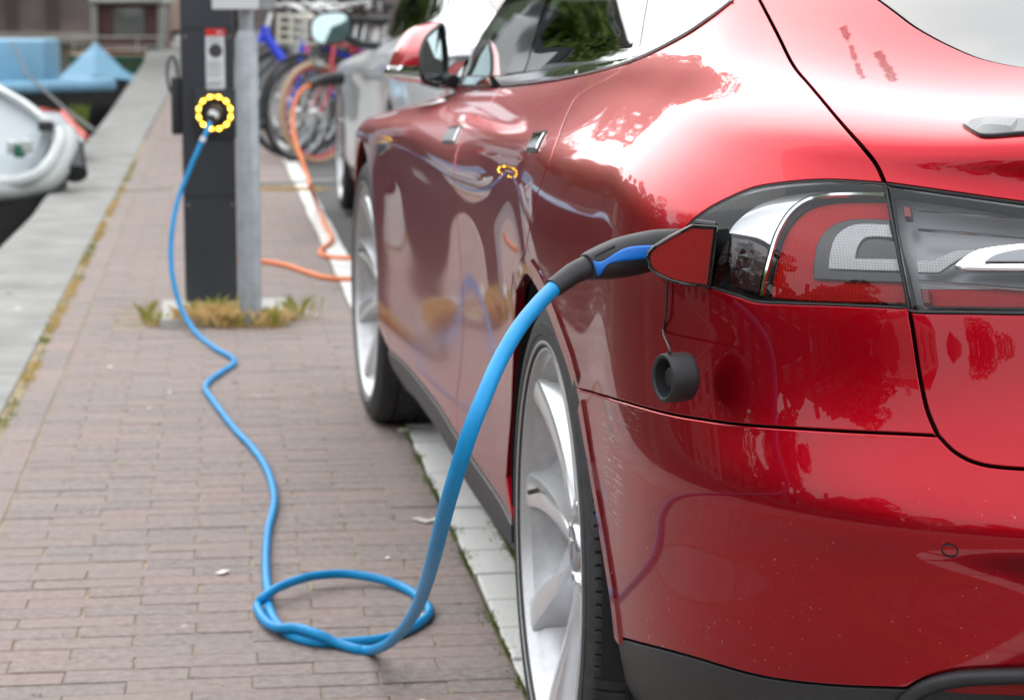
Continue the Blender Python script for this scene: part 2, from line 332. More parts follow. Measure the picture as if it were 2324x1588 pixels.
# ---------------------------------------------------------------- panels cut out of the surface
KN=[R[0] for R in RINGS]; VMAX=KN[-1]; SU,SV=5.6,1.0
class Body:
    def __init__(s):
        s.G,s.N,_=build_surface(); s.D=s.G[::2,::2].reshape(-1,3); s.px=proj(s.D)
        n=s.N[::2,::2].reshape(-1,3); s.vis=(((CAM-s.D)*n).sum(1)>0)&(s.D[:,1]<3.62)
        s.nu,s.nv=s.G[::2,::2].shape[:2]
    def ev(s,a,arr=None):
        arr=s.G if arr is None else arr
        a=np.atleast_2d(a); x=np.clip(a[:,0]/SU,0,1)*(NU-1); y=np.clip(a[:,1]/SV/VMAX,0,1)*(NV-1)
        i=np.minimum(x.astype(int),NU-2); j=np.minimum(y.astype(int),NV-2); fx=(x-i)[:,None]; fy=(y-j)[:,None]
        return (arr[i,j]*(1-fx)+arr[i+1,j]*fx)*(1-fy)+(arr[i,j+1]*(1-fx)+arr[i+1,j+1]*fx)*fy
    def nrm(s,a):
        n=s.ev(a,s.N); return n/np.linalg.norm(n,axis=1,keepdims=True)
    def _seed(s,k): i,j=divmod(int(k),s.nv); return np.array([i*2/(NU-1)*SU,j*2/(NV-1)*VMAX*SV])
    def px2(s,x,y):
        d=(s.px[:,0]-x)**2+(s.px[:,1]-y)**2; d=np.where(s.vis,d,1e12); a=s._seed(d.argmin())
        for _ in range(4):
            h=.004; Q=s.ev([a,a+[h,0],a+[0,h]]); P=proj(Q); e=np.array([x,y])-P[0]
            J=np.stack([(P[1]-P[0])/h,(P[2]-P[0])/h],1)
            try: st=np.linalg.solve(J,e)
            except np.linalg.LinAlgError: break
            st=np.clip(st,-.02,.02); a=a+st
        return a
    def p3(s,p):
        p=np.asarray(p,float); d=((s.D-p)**2).sum(1); a=s._seed(d.argmin())
        for _ in range(3):
            h=.004; Q=s.ev([a,a+[h,0],a+[0,h]]); J=np.stack([(Q[1]-Q[0])/h,(Q[2]-Q[0])/h],1)
            st=np.linalg.lstsq(J,p-Q[0],rcond=None)[0]; a=a+np.clip(st,-.02,.02)
        return a
    def yz(s,y,z,side=True):
        """surface point of the left side with given Y and Z"""
        m=(s.D[:,0]<.62) if side else (s.D[:,0]>-9)
        d=(s.D[:,1]-y)**2+(s.D[:,2]-z)**2; d=np.where(m,d,1e9); a=s._seed(d.argmin())
        for _ in range(4):
            h=.004; Q=s.ev([a,a+[h,0],a+[0,h]])[:,1:]; J=np.stack([(Q[1]-Q[0])/h,(Q[2]-Q[0])/h],1)
            try: st=np.linalg.solve(J,np.array([y,z])-Q[0])
            except np.linalg.LinAlgError: break
            a=a+np.clip(st,-.02,.02)
        return a
BODY=Body()
def PXC(pts,n=6): return [BODY.px2(*p) for p in catmull(pts,n)]
def PXL(*pts): return [BODY.px2(*p) for p in pts]
def YZC(pts,n=6): return [BODY.yz(*p) for p in catmull(pts,n)]
def P3C(pts,n=6): return [BODY.p3(p) for p in catmull(pts,n)]
def rev(c): return list(reversed(c))
def join(*cs):
    o=[]
    for c in cs:
        for p in c:
            if not o or np.linalg.norm(np.asarray(p)-o[-1])>.0012: o.append(np.asarray(p,float))
    if np.linalg.norm(o[0]-o[-1])<.0012: o.pop()
    return o
def resample(loop,h):
    """keeps corners: every input vertex with a turn over 20 degrees stays"""
    P=np.array(loop); n=len(P); keep=[]
    for i in range(n):
        a=P[i]-P[i-1]; b=P[(i+1)%n]-P[i]
        an=abs(math.atan2(a[0]*b[1]-a[1]*b[0],a@b)); 
        if an>.35: keep.append(i)
    if not keep: keep=[0]
    o=[]
    for q in range(len(keep)):
        i=keep[q]; j=keep[(q+1)%len(keep)]; idx=[i]; 
        while True:
            idx.append((idx[-1]+1)%n)
            if idx[-1]==j: break
        seg=P[idx]; L_=np.r_[0,np.cumsum(np.linalg.norm(np.diff(seg,axis=0),axis=1))]; k=max(1,int(round(L_[-1]/h)))
        t=np.linspace(0,L_[-1],k+1)[:-1]; o+=[np.array([np.interp(x,L_,seg[:,0]),np.interp(x,L_,seg[:,1])]) for x in t]
    return o
def inside(pts,poly):
    pts=np.asarray(pts); poly=np.asarray(poly); r=np.zeros(len(pts),bool); n=len(poly); j=n-1
    for i in range(n):
        xi,yi=poly[i]; xj,yj=poly[j]
        c=((yi>pts[:,1])!=(yj>pts[:,1]))&(pts[:,0]<(xj-xi)*(pts[:,1]-yi)/((yj-yi) if yj!=yi else 1e-12)+xi)
        r^=c; j=i
    return r
def segdist(pts,loop):
    A=np.array(loop); B=np.roll(A,-1,0); d=np.full(len(pts),1e9)
    for a,b in zip(A,B):
        ab=b-a; t=np.clip(((pts-a)@ab)/(ab@ab+1e-15),0,1); d=np.minimum(d,np.hypot(*(pts-a-t[:,None]*ab).T))
    return d
def tri(outline,holes=(),h=.016,bh=.009):
    loops=[resample(outline,bh)]+[resample(q,bh) for q in holes]
    A=np.array(loops[0]); lo,hi=A.min(0),A.max(0)
    gx=np.arange(lo[0],hi[0],h); gy=np.arange(lo[1],hi[1],h*.9)
    g=np.array([(x+(h/2 if k%2 else 0),y) for k,y in enumerate(gy) for x in gx]).reshape(-1,2)
    if len(g):
        g=g[inside(g,loops[0])]
        for q in loops[1:]: g=g[~inside(g,q)]
        if len(g):
            dd=np.min([segdist(g,l) for l in loops],axis=0); g=g[dd>h*.5]
    vs=[]; es=[]; li=[]
    for l in loops:
        o=len(vs); n=len(l); vs+=[Vector(p) for p in l]; es+=[(o+i,o+(i+1)%n) for i in range(n)]; li.append(list(range(o,o+n)))
    nb=len(vs); vs+=[Vector(p) for p in g]
    r=delaunay_2d_cdt(vs,es,[],0,1e-7)
    ov=np.array([tuple(p) for p in r[0]]); F=[tuple(f) for f in r[2]]; orig=r[3]
    cen=np.array([ov[list(f)].mean(0) for f in F]); ok=inside(cen,loops[0])
    for q in loops[1:]: ok&=~inside(cen,q)
    F=[f for f,k in zip(F,ok) if k]
    back={}
    for i,o in enumerate(orig):
        for k in o: back[k]=i
    return ov,F,[[back[i] for i in l] for l in li]
def panel(name,outline,m,parent,holes=(),h=.016,gap=.002,depth=.014,off=0.,bh=.009,bev=.0012,crown=0.,body=None,shift=None):
    """one body panel: surface skin with rolled edges turned inwards"""
    B=body or BODY
    ov,F,loops=tri(outline,holes,h,bh)
    P=B.ev(ov); N=B.nrm(ov); P=P+N*off
    if crown:
        d=segdist(ov,np.array(loops and [ov[i] for i in loops[0]])); P=P+N*(crown*(1-np.exp(-d/.012)))[:,None]
    V=[p for p in P]; NN=[n for n in N]; FF=[]
    # orient faces along the normal
    for f in F:
        a,b,c=[P[i] for i in f[:3]]; nn=np.cross(b-a,c-a)
        FF.append(f if nn@N[f[0]]>0 else tuple(reversed(f)))
    for li,l in enumerate(loops):
        n=len(l); Q=P[l]; q_n=N[l]; T=np.roll(Q,-1,0)-np.roll(Q,1,0); T/=np.linalg.norm(T,axis=1,keepdims=True)+1e-12
        O=np.cross(T,q_n)
        uv=ov[l]; area=.5*np.sum(uv[:,0]*np.roll(uv[:,1],-1)-np.roll(uv[:,0],-1)*uv[:,1])
        # outward test with the interior
        tst=B.ev(uv+0)  # decide the sign by sampling
        k=n//3; e=.002
        duv=np.roll(uv,-1,0)-np.roll(uv,1,0); nrm2=np.stack([duv[:,1],-duv[:,0]],1); nrm2/=np.linalg.norm(nrm2,axis=1,keepdims=True)+1e-12
        if area<0: nrm2=-nrm2
        if li>0: nrm2=-nrm2
        o3=B.ev(uv+nrm2*e)-B.ev(uv); sg=np.sign((o3*O).sum(1)); s0=1 if sg.sum()>0 else -1; O=O*s0
        mid=(np.abs(uv[:,0]-SU)<.004)|(np.abs(uv[:,0])<.004); edge_k=np.where(mid,0.,1.)[:,None]; base=Q-O*(gap+bev)*edge_k
        for idx,v in zip(l,base): V[idx]=v
        o=len(V)
        bo=O*bev*edge_k; lay=[(base+bo*.7-q_n*bev*.3,(q_n*.7+O*.7)),(base+bo-q_n*bev,O),(base+bo-q_n*depth,O)]
        for pts,nn in lay:
            V+=[p for p in pts]; NN+=[x/np.linalg.norm(x) for x in nn]
        prev=list(l)
        for q in range(3):
            cur=[o+q*n+i for i in range(n)]
            for i in range(n):
                j=(i+1)%n; f=(prev[i],prev[j],cur[j],cur[i]); a,b,c=[np.array(V[x]) for x in f[:3]]
                if np.cross(b-a,c-a)@np.array(NN[cur[i]])<0: f=tuple(reversed(f))
                FF.append(f)
            prev=cur
    return mesh(name,V,FF,m,parent,normals=NN)
# ================================================================ THE RED CAR
car=empty('parked_car','red car in the foreground, plugged in at its rear lamp with the blue cable','car',(CX,1.4,0))
WS[car.name]=Matrix.Translation((-CX,-1.4,0))
# shared border curves (all lie on the body surface)
belt_lo=PXC([(1012,193),(1075,197),(1140,197),(1250,185),(1350,165),(1450,135),(1550,85),(1610,45),(1665,2)],5)
belt_lo2=P3C([BODY.ev(belt_lo[-1])[0],(.232,-.05,1.10),(.262,.14,1.17),(.30,.35,1.24),(.335,.55,1.29)],5)
cback=BODY.ev(belt_lo2[-1])[0]
arch_r=PXC([(1166,1192),(1156,1140),(1149,1084),(1143,960),(1141,870),(1149,760),(1170,665),(1195,622),(1216,640),(1243,695),(1275,780),(1306,878),(1340,1055),(1372,1246),(1391,1365),(1400,1445)],3)
iA=min(range(len(arch_r)),key=lambda i:abs(proj(BODY.ev(arch_r[i]))[0][1]-622)+abs(proj(BODY.ev(arch_r[i]))[0][0]-1195))
iC=min(range(len(arch_r)),key=lambda i:abs(proj(BODY.ev(arch_r[i]))[0][1]-884)+abs(proj(BODY.ev(arch_r[i]))[0][0]-1310))
gapB=PXC([(1143,197),(1100,250),(1060,300),(1036,350),(1030,430),(1040,520),(1046,600),(1052,720),(1045,830),(1036,915),(1040,992)],4)
gapR=PXC([(1437,140),(1385,175),(1330,205),(1300,232),(1262,328),(1232,405),(1212,470),(1197,545),(1191,590),(1192,624)],4)
cut=PXC([(1309,882),(1345,891),(1500,935),(1600,953),(1700,965),(1900,978),(2050,985),(2128,989)],4)
hatch_up=PXC([(1722,-2),(1765,80),(1800,148),(1840,196),(1900,268),(1955,332),(1988,375),(2008,417)],4)
hatch_lamp=PXC([(2008,417),(2022,490),(2040,585),(2062,698)],4)
hatch_low=PXC([(2062,698),(2074,770),(2086,850),(2103,930),(2128,989)],4)
trunk_bot=PXC([(2128,989),(2165,1026),(2215,1051),(2280,1062),(2400,1068)],4)
ctr=lambda z: BODY.p3((CX,-1.0 if z<.95 else -.6,z))
umax=SU*.9999
def at_center(v): return np.array([umax,v])
def last_v(c): return c[-1][1]
trunk_bot+= [np.array([umax,trunk_bot[-1][1]+.002])]
lampO_top=PXC([(1572,500),(1620,467),(1700,430),(1760,418),(1830,411),(1900,410),(2008,417)],4)
lampO_bot=PXC([(1612,651),(1680,672),(1718,684),(1800,688),(1900,691),(2062,698)],4)
lampO_left=PXC([(1612,651),(1590,640),(1545,632),(1528,600),(1535,560),(1548,528),(1572,500)],3)   # mouth behind the open flap
lampI_top=PXC([(2008,417),(2100,430),(2200,444),(2324,461),(2420,470)],4)
lampI_bot=PXC([(2062,698),(2075,707),(2200,709),(2324,711),(2420,712)],4)
glass_edge=PXC([(1985,-8),(2030,25),(2080,62),(2150,100),(2230,133),(2324,152),(2420,160)],4)
trim_top=PXC([(1400,1445),(1440,1455),(1561,1487),(1721,1533),(1882,1554),(2059,1562)],4)
trim_top+=PXC([(2059,1562),(2100,1540),(2180,1524),(2324,1518),(2500,1516)],3)[1:]
trim_top+=[np.array([umax,trim_top[-1][1]])]
lampI_top+=[np.array([umax,lampI_top[-1][1]])]; lampI_bot+=[np.array([umax,lampI_bot[-1][1]])]
glass_edge+=[np.array([umax,glass_edge[-1][1]])]
sill=PXC([(1166,1192),(1137,1135),(1088,1063),(1040,992),(991,914),(925,832),(884,795)],4)
iS=12
sill_r,sill_f=sill[:iS+1],sill[iS:]
gapF=YZC([(2.30,.275),(2.34,.40),(2.36,.55),(2.36,.70),(2.33,.80),(2.26,.865),(2.17,.892)],4)
gapF=[sill_f[-1]]+gapF[1:]
ga=[BODY.yz(.415*math.cos(t),.335+.415*math.sin(t)) for t in np.linspace(1.05,-.12,12)]
gapR2=gapR[:-6]+ga
ga_end=ga[-1]
# body shell behind the panels
def shell():
    uu=np.linspace(0,SU,190); vv=np.linspace(.02,VMAX*SV,80)
    A=np.array([(a,b) for a in uu for b in vv]); P=BODY.ev(A)-BODY.nrm(A)*.020
    F=[]; n=len(vv)
    for i in range(len(uu)-1):
        for j in range(n-1):
            ids=(i*n+j,(i+1)*n+j,(i+1)*n+j+1,i*n+j+1); c=P[list(ids)].mean(0)
            if c[0]<.42 and (math.hypot(c[1],c[2]-.335)<.385 or math.hypot(c[1]-2.96,c[2]-.335)<.385): continue
            if A[ids[0]][1]>.86 : continue
            if c[1]<-.60 and .745<c[2]<.905 and c[0]<.62: continue        # lamps and the charging port open here
            F.append(ids)
    return P,F
sp,sf=shell()
shell_o=mesh('inner_shell',sp,sf,M['gap'],car)
pt=lambda x,y: tuple(BODY.ev(BODY.px2(x,y))[0])
M['red_bumper']=paint('red_metallic_paint_scuffed',(.385,.0008,.010),scuffs=[(pt(1378,955),.034,42,(1,1,2.5),.50,(.10,.11,.12)),(pt(1385,1040),.065,60,(.5,.5,5.),.56,(.75,.50,.50)),(pt(1385,1125),.05,60,(.3,.3,6.),.57,(.8,.62,.62)),(pt(1430,935),.05,80,(.5,.5,5.),.575,(.62,.36,.36))])
M['red_hatch']=paint('red_metallic_paint_wiped',(.385,.0008,.010),wipes=[([pt(1914,64),pt(1958,178)],.0045),([pt(1994,120),pt(2028,182)],.0070)])
# panels
quarter=join(rev(belt_lo2),rev([p for p in belt_lo if proj(BODY.ev(p))[0][0]>=1437]),gapR2,arch_r[:iC+1],cut,rev(hatch_low),rev(lampO_bot),lampO_left,lampO_top,rev(hatch_up),
             P3C([BODY.ev(hatch_up[0])[0],(.262,-.12,1.12),(.335,.12,1.22),(.42,.40,1.31)],4)[1:])
quarter_o=panel('quarter_panel',quarter,M['red'],car,h=.013,gap=.0016)
rdoor=join([p for p in belt_lo if 1143<=proj(BODY.ev(p))[0][0]<=1437],gapR2,sill_r[2:],rev(gapB))
rear_door=panel('rear_door',rdoor,M['red'],car,h=.014)
fdoor=join([p for p in belt_lo if proj(BODY.ev(p))[0][0]<=1143],gapB,sill_f,gapF)
front_door=panel('front_door',fdoor,M['red'],car,h=.014)
bump_o=join(arch_r[iC:],trim_top,[np.array([umax,trunk_bot[-1][1]])],rev(trunk_bot),rev(cut))
rear_bumper=panel('rear_bumper',bump_o,M['red_bumper'],car,h=.012,gap=.0006,bev=.0024)
tr_low=join(rev(trim_top),[BODY.px2(1400,1445)],PXC([(1400,1445),(1412,1510),(1428,1588),(1450,1660)],2),[np.array([SU*.72,.012]),np.array([SU*.8,.012]),np.array([SU*.9,.012]),np.array([umax,.012])])
panel('bumper_trim',tr_low,M['blackplastic'],car,h=.02,depth=.03)
trunk_lo=join(hatch_low,trunk_bot,rev(lampI_bot))
trunk=panel('trunk_lid',trunk_lo,M['red'],car,h=.013)
tl_up=join(hatch_up,lampI_top,rev(glass_edge),P3C([BODY.ev(glass_edge[0])[0],(.40,-.15,1.12),(.47,.10,1.22),(.53,.36,1.31)],4)[1:],P3C([(.42,.40,1.31),(.335,.12,1.22),(.262,-.12,1.12),BODY.ev(hatch_up[0])[0]],4))
panel('hatch_panel',tl_up,M['red_hatch'],car,h=.013)
gl=join(glass_edge,[np.array([umax,1.30])],P3C([(.60,.44,1.36),(.53,.36,1.31),(.47,.10,1.22),(.40,-.15,1.12),BODY.ev(glass_edge[0])[0]],4))
panel('rear_window',gl,M['hatchglass'],car,h=.02,gap=.0015,depth=.004,off=-.002)
# front wing with wheel opening
arch_f=[BODY.yz(2.96-.385*math.cos(a),.335+.385*math.sin(a)) for a in np.linspace(-.10,math.pi+.25,26)]
fw=join(gapF[::-1],arch_f,[np.array([SU*.10,.10]),np.array([SU*.004,.10]),np.array([SU*.004,.60])],
        P3C([(CX-.06,3.74,.735),(.55,3.68,.735),(.28,3.42,.76),(.16,3.0,.815),(.14,2.6,.86),(.155,2.35,.895),BODY.ev(gapF[-1])[0]],4))
panel('front_fender',fw,M['red'],car,h=.02)
hood=join(P3C([(.155,2.35,.895),(.14,2.6,.86),(.16,3.0,.815),(.28,3.42,.76),(.55,3.68,.735),(CX-.004,3.74,.735)],4),[BODY.p3((CX-.004,2.30,.93))],P3C([(.6,2.28,.935),(.3,2.2,.93),(.155,2.35,.895)],4))
try: panel('bonnet',hood,M['red'],car,h=.03)
except Exception as e: print('bonnet',e)
# turned lip round the rear wheel opening
al=[p for p in arch_r if BODY.ev(p)[0][1]<.22]; ua=np.array(al); Pa=BODY.ev(ua); Na=BODY.nrm(ua); Ta=np.gradient(Pa,axis=0); Ta/=np.linalg.norm(Ta,axis=1,keepdims=True); Oa=np.cross(Na,Ta); Oa*=np.sign((Oa*(Pa-np.array([0,0,.335]))).sum(1))[:,None]
ia=next(i for i,p in enumerate(al) if abs(p[0]-arch_r[iC][0])+abs(p[1]-arch_r[iC][1])<1e-9)
def lip(name,a,b_,par,m,w_=.026):
    V=[];N_=[]
    for i in range(a,b_):
        for t,o,k in ((.001,.0035,.16),(w_*.55,.0040,.15),(w_*.85,.0034,.05),(w_,-.0008,-.1)):
            q=Pa[i]+Oa[i]*t; uv=BODY.p3(q); n_=BODY.nrm(uv)[0]; V.append(BODY.ev(uv)[0]+n_*o); n2=n_-np.array([0,0,k*.7]); N_.append(n2/np.linalg.norm(n2))
    F=[(i*4+k,(i+1)*4+k,(i+1)*4+k+1,i*4+k+1) for i in range(b_-a-1) for k in range(3)]
    F=[f if np.cross(V[f[1]]-V[f[0]],V[f[2]]-V[f[0]])@N_[f[0]]>0 else tuple(reversed(f)) for f in F]
    mesh(name,V,F,m,par,normals=N_)
lip('arch_lip',0,ia+1,quarter_o,M['red']); lip('arch_lip',ia+1,len(al),rear_bumper,M['red_bumper'])
# belt trim: polished strip under the side glass
belt_hi=PXC([(1030,172),(1075,174),(1140,173),(1250,156),(1350,139),(1440,114),(1530,72),(1600,28),(1640,-6)],5)
chl=join([p for p in belt_lo if proj(BODY.ev(p))[0][0]>1130],rev([p for p in belt_hi if proj(BODY.ev(p))[0][0]>1122]))
panel('belt_trim',chl,M['chrome'],car,h=.01,off=.004,crown=.003,gap=.0006,bh=.006,bev=.003)
chf=join([p for p in belt_lo if proj(BODY.ev(p))[0][0]<=1130],rev([p for p in belt_hi if proj(BODY.ev(p))[0][0]<=1122]))
panel('mirror_base_trim',chf,M['gloss_black'],car,h=.012,off=.003,crown=.002,gap=.0006,bev=.002)
# side glass
def Vr(x,z,ylo): return BODY.p3((x,ylo,z))
roofl=[(.30,1.9,1.16),(.31,1.55,1.28),(.33,1.15,1.325),(.34,.8,1.325),(.345,.4,1.30),(.335,.1,1.26)]
apil=PXL((1030,172),(1052,112),(1075,55),(1098,-5))
pf=[p for p in belt_hi if 1030<=proj(BODY.ev(p))[0][0]<=1150]
bp=PXL((1150,169),(1168,110),(1190,50),(1212,-5)); bp2=PXL((1186,165),(1205,108),(1222,50),(1242,-5))
def up(c,y,z): return P3C([BODY.ev(c[-1])[0],(.25,y,(BODY.ev(c[-1])[0][2]+z)/2),(.32,y+.02,z)],3)[1:]
top_a=P3C([(.315,1.62,1.26),(.325,1.35,1.31),(.325,1.17,1.322)],3)
w1=join(pf,bp,up(bp,1.14,1.322),rev(top_a),rev(P3C([BODY.ev(apil[-1])[0],(.29,1.85,1.17),(.315,1.62,1.26)],3)),rev(apil))
w2=join([p for p in belt_hi if 1186<=proj(BODY.ev(p))[0][0]<=1447],PXL((1447,111),(1457,55),(1467,-3)),up(PXL((1467,-3)),.46,1.28),P3C([(.325,.5,1.30),(.325,.75,1.32),(.322,1.04,1.325)],3),rev(up(bp2,1.02,1.325)),rev(bp2))
w3=join([p for p in belt_hi if proj(BODY.ev(p))[0][0]>=1447],P3C([BODY.ev(belt_hi[-1])[0],(.225,-.01,1.12),(.252,.17,1.185),(.285,.34,1.24)],3),rev(up(PXL((1467,-3)),.46,1.28)),PXL((1467,-3),(1457,55),(1447,111)))
w4=join([BODY.px2(1150,169),BODY.px2(1186,165)],bp2,up(bp2,1.02,1.325),rev(up(bp,1.14,1.322)),rev(bp))
for nm,ww in (('side_window',w1),('side_window',w2),('side_window',w3)):
    try: panel(nm,ww,M['window'],car,h=.03,gap=.002,depth=.004,off=-.002)
    except Exception as e: print(nm,e)
try: panel('door_pillar',w4,M['gloss_black'],car,h=.03,gap=.001,depth=.01)
except Exception as e: print('w4',e)
# sill cladding
slo=PXC([(1169,1247),(1125,1180),(1077,1110),(1033,1030),(991,965),(943,898),(885,836)],4)
panel('sill_trim',join(sill,rev(slo)),M['blackplastic'],car,off=.004,crown=.004,gap=.001,h=.014)
# ---- tail lamps
M['redlens']=None
def ribbed(name,col,scale,rough=.2,k=.6,coat=1.,dark=.4,metal=0.,spec=.5):
    m,t,b=nodes(name); S(b,Roughness=rough,Coat_Weight=coat,Metallic=metal,Specular_IOR_Level=spec)
    tc=t.nodes.new('ShaderNodeTexCoord'); w=[]
    for d in 'XZ':
        q=t.nodes.new('ShaderNodeTexWave'); q.bands_direction=d; q.inputs['Scale'].default_value=scale; t.links.new(tc.outputs['Object'],q.inputs[0]); w.append(q.outputs['Fac'])
    f=mixc(t,1.,w[0],w[1],'MULTIPLY'); t.links.new(mixc(t,f,tuple(c*dark for c in col),col),b.inputs['Base Color']); bump(t,b,f,k,.002); return m
M['reflector']=ribbed('red_prismatic_reflector',(.42,.004,.002),150,.3,.2,.5,.5,0.,.3)
M['guide']=ribbed('clear_ribbed_light_guide',(.86,.88,.90),120,.3,.25,.4,.6)
M['redlamp']=ribbed('red_lamp_optic',(.80,.003,.006),120,.45,.15,.0,.55,0.,.15)
M['maroon']=mat('dark_maroon_optic',(.035,.004,.008),.3,coat=.6)
M['lampblack']=mat('lamp_housing_black',(.012,.013,.014),.25,coat=.3)
M['lampgrey']=mat('lamp_housing_grey',(.30,.31,.33),.32,metal=.3)
M['gasket']=mat('black_gasket',(.015,.015,.016),.5)
M['plugblue']=mat('blue_soft_plastic',(.005,.155,.58),.42,bs=.05)
M['cableblue']=mat('blue_cable_sheath',(.004,.25,.55),.46,var=.16,vs=11,bs=.10,bsc=150,Specular_IOR_Level=.3)
lo=join(lampO_top,hatch_lamp,rev(lampO_bot),lampO_left)
lampO=panel('tail_lamp',lo,M['lens'],car,h=.012,gap=.0012,depth=.006)
def wall(name,loop,o0,o1,m,parent):
    uv=np.array(resample(loop,.01)); P=BODY.ev(uv); N=BODY.nrm(uv); n=len(uv)
    return mesh(name,list(P+N*o0)+list(P+N*o1),[(i,(i+1)%n,n+(i+1)%n,n+i) for i in range(n)],m,parent)
wall('lamp_wall',lo,-.004,-.040,M['gasket'],lampO)
panel('lamp_housing',lo,M['lampblack'],lampO,off=-.038,gap=0.0,h=.02,depth=.002)
redz=join(PXC([(1722,672),(1726,637),(1740,580),(1757,523),(1784,479),(1819,449),(1867,436),(1929,434),(2004,436)],4),PXL((2022,520),(2038,600),(2052,683)),PXC([(2052,683),(1900,681),(1800,678),(1722,672)],3))
panel('red_reflector',redz,M['redlamp'],lampO,off=-.022,gap=0,h=.012,depth=.012)
bez=join(PXC([(1828,627),(1830,584),(1839,537),(1861,502),(1894,482),(1942,474),(2010,477)],4),PXL((2030,560),(2047,634)),PXL((1828,627)))
panel('lamp_bezel',bez,M['lampblack'],lampO,off=-.017,gap=0,h=.012,depth=.005,crown=.002)
gd=join(PXC([(1868,604),(1872,567),(1885,526),(1911,502),(1946,492),(2012,494)],4),PXL((2019,525)),PXC([(2019,525),(1973,523),(1951,529),(1938,549),(1931,577)],4),PXL((2030,578),(2036,608),(1868,604)))
panel('light_guide',gd,M['guide'],lampO,off=-.012,gap=0,h=.008,depth=.005,crown=.003,bh=.005)
mz=join(PXL((1632,520),(1674,523),(1709,541),(1740,577),(1731,624),(1718,668),(1623,645)))
panel('side_marker',mz,M['maroon'],lampO,off=-.022,gap=0,h=.014,depth=.01)
for (x,y,l) in ((1660,535,34),(1658,569,30),(1664,604,18)):
    a=BODY.px2(x-l/2,y); b_=BODY.px2(x+l/2,y+2); A_=BODY.ev(a)[0]-BODY.nrm(a)[0]*.019; B_=BODY.ev(b_)[0]-BODY.nrm(b_)[0]*.019
    MB().tube([A_,(A_+B_)/2,B_],[.0004,.0012,.0020],6).build('prism_edge',M['lampgrey'],lampO)
top_arc=[BODY.ev(p)[0]-BODY.nrm(p)[0]*.013 for p in PXC([(1712,668),(1718,630),(1733,573),(1750,520),(1778,472),(1815,441),(1865,428),(1930,426),(2000,428)],5)]
MB().tube(top_arc,.0035,8).build('bright_bezel',M['chrome'],lampO)
silv=join(PXC([(1632,514),(1650,487),(1700,447),(1760,426),(1830,417),(1900,415),(2000,421)],4),PXL((2002,427)),PXC([(1930,425),(1865,427),(1815,440),(1778,470),(1750,515),(1738,548),(1700,528),(1632,517)],4))
panel('upper_reflector',silv,mat('silvered_reflector',(.80,.82,.84),.18,metal=.75),lampO,off=-.016,gap=0,h=.014,depth=.01)
def gasket(loop,off,r,parent,name='gasket'):
    uv=np.array(resample(loop,.012)); P=BODY.ev(uv)+BODY.nrm(uv)*off; return MB().tube(P,r,6,closed=True).build(name,M['gasket'],parent)
gasket(lo,-.0015,.0017,lampO)
li=join(rev(hatch_lamp),lampI_top,rev(lampI_bot))
lampI=panel('tail_lamp',li,M['lens'],car,h=.014,gap=.0025,depth=.006)
wall('lamp_wall',li,-.004,-.040,M['gasket'],lampI)
panel('lamp_housing',li,M['lampgrey'],lampI,off=-.036,gap=0,h=.02,depth=.002)
g2=join(PXL((2072,582),(2111,581)),PXC([(2111,581),(2140,567),(2166,556),(2219,553)],3),PXC([(2219,553),(2188,571),(2157,590),(2127,612)],3),PXL((2076,612)))
panel('light_guide',g2,M['guide'],lampI,off=-.012,gap=0,h=.008,depth=.005,crown=.003,bh=.005)
rb=join(PXL((2078,648),(2324,646),(2420,646)),[np.array([umax,BODY.px2(2420,646)[1]])],[np.array([umax,BODY.px2(2420,694)[1]])],PXL((2420,694),(2324,693),(2086,690)))
panel('red_reflector',rb,M['redlamp'],lampI,off=-.020,gap=0,h=.014,depth=.01)
for q in ((2044,458,2062,482),(2086,652,2104,686)):
    panel('red_reflector',join(PXL((q[0],q[1]),(q[2],q[1]+2),(q[2]+4,q[3]),(q[0]+4,q[3]))),M['reflector'],lampI,off=-.008,gap=0,h=.01,depth=.01)
for yy in (462,505,632):
    pts=[BODY.ev(BODY.px2(x,yy+(x-2080)*k))[0] for x,k in ((2078,.08),(2160,.08),(2240,.08),(2330,.08))]; ns=[BODY.nrm(BODY.px2(x,yy+(x-2080)*.08))[0] for x in (2078,2160,2240,2330)]
    MB().tube([p-n*.014 for p,n in zip(pts,ns)],.0018,6).build('guide_edge',M['chrome_sat'],lampI)
gasket(li,-.0015,.0017,lampI)
tube_c=join(PXC([(2164,604),(2188,582),(2228,563),(2324,551),(2420,548)],4),[np.array([umax,BODY.px2(2420,548)[1]]),np.array([umax,BODY.px2(2420,619)[1]])],PXL((2420,619),(2324,619),(2180,617)))
ap=panel('chrome_strip',tube_c,M['chrome'],car,off=.004,crown=.006,gap=.001,h=.008,depth=.014,bev=.003)
ins=join(PXC([(2236,601),(2260,585),(2324,572),(2420,570)],4),[np.array([umax,BODY.px2(2420,570)[1]]),np.array([umax,BODY.px2(2420,600)[1]])],PXL((2420,600),(2324,601)))
panel('strip_inlay',ins,M['lampgrey'],ap,off=.0105,gap=0,h=.01,depth=.002)
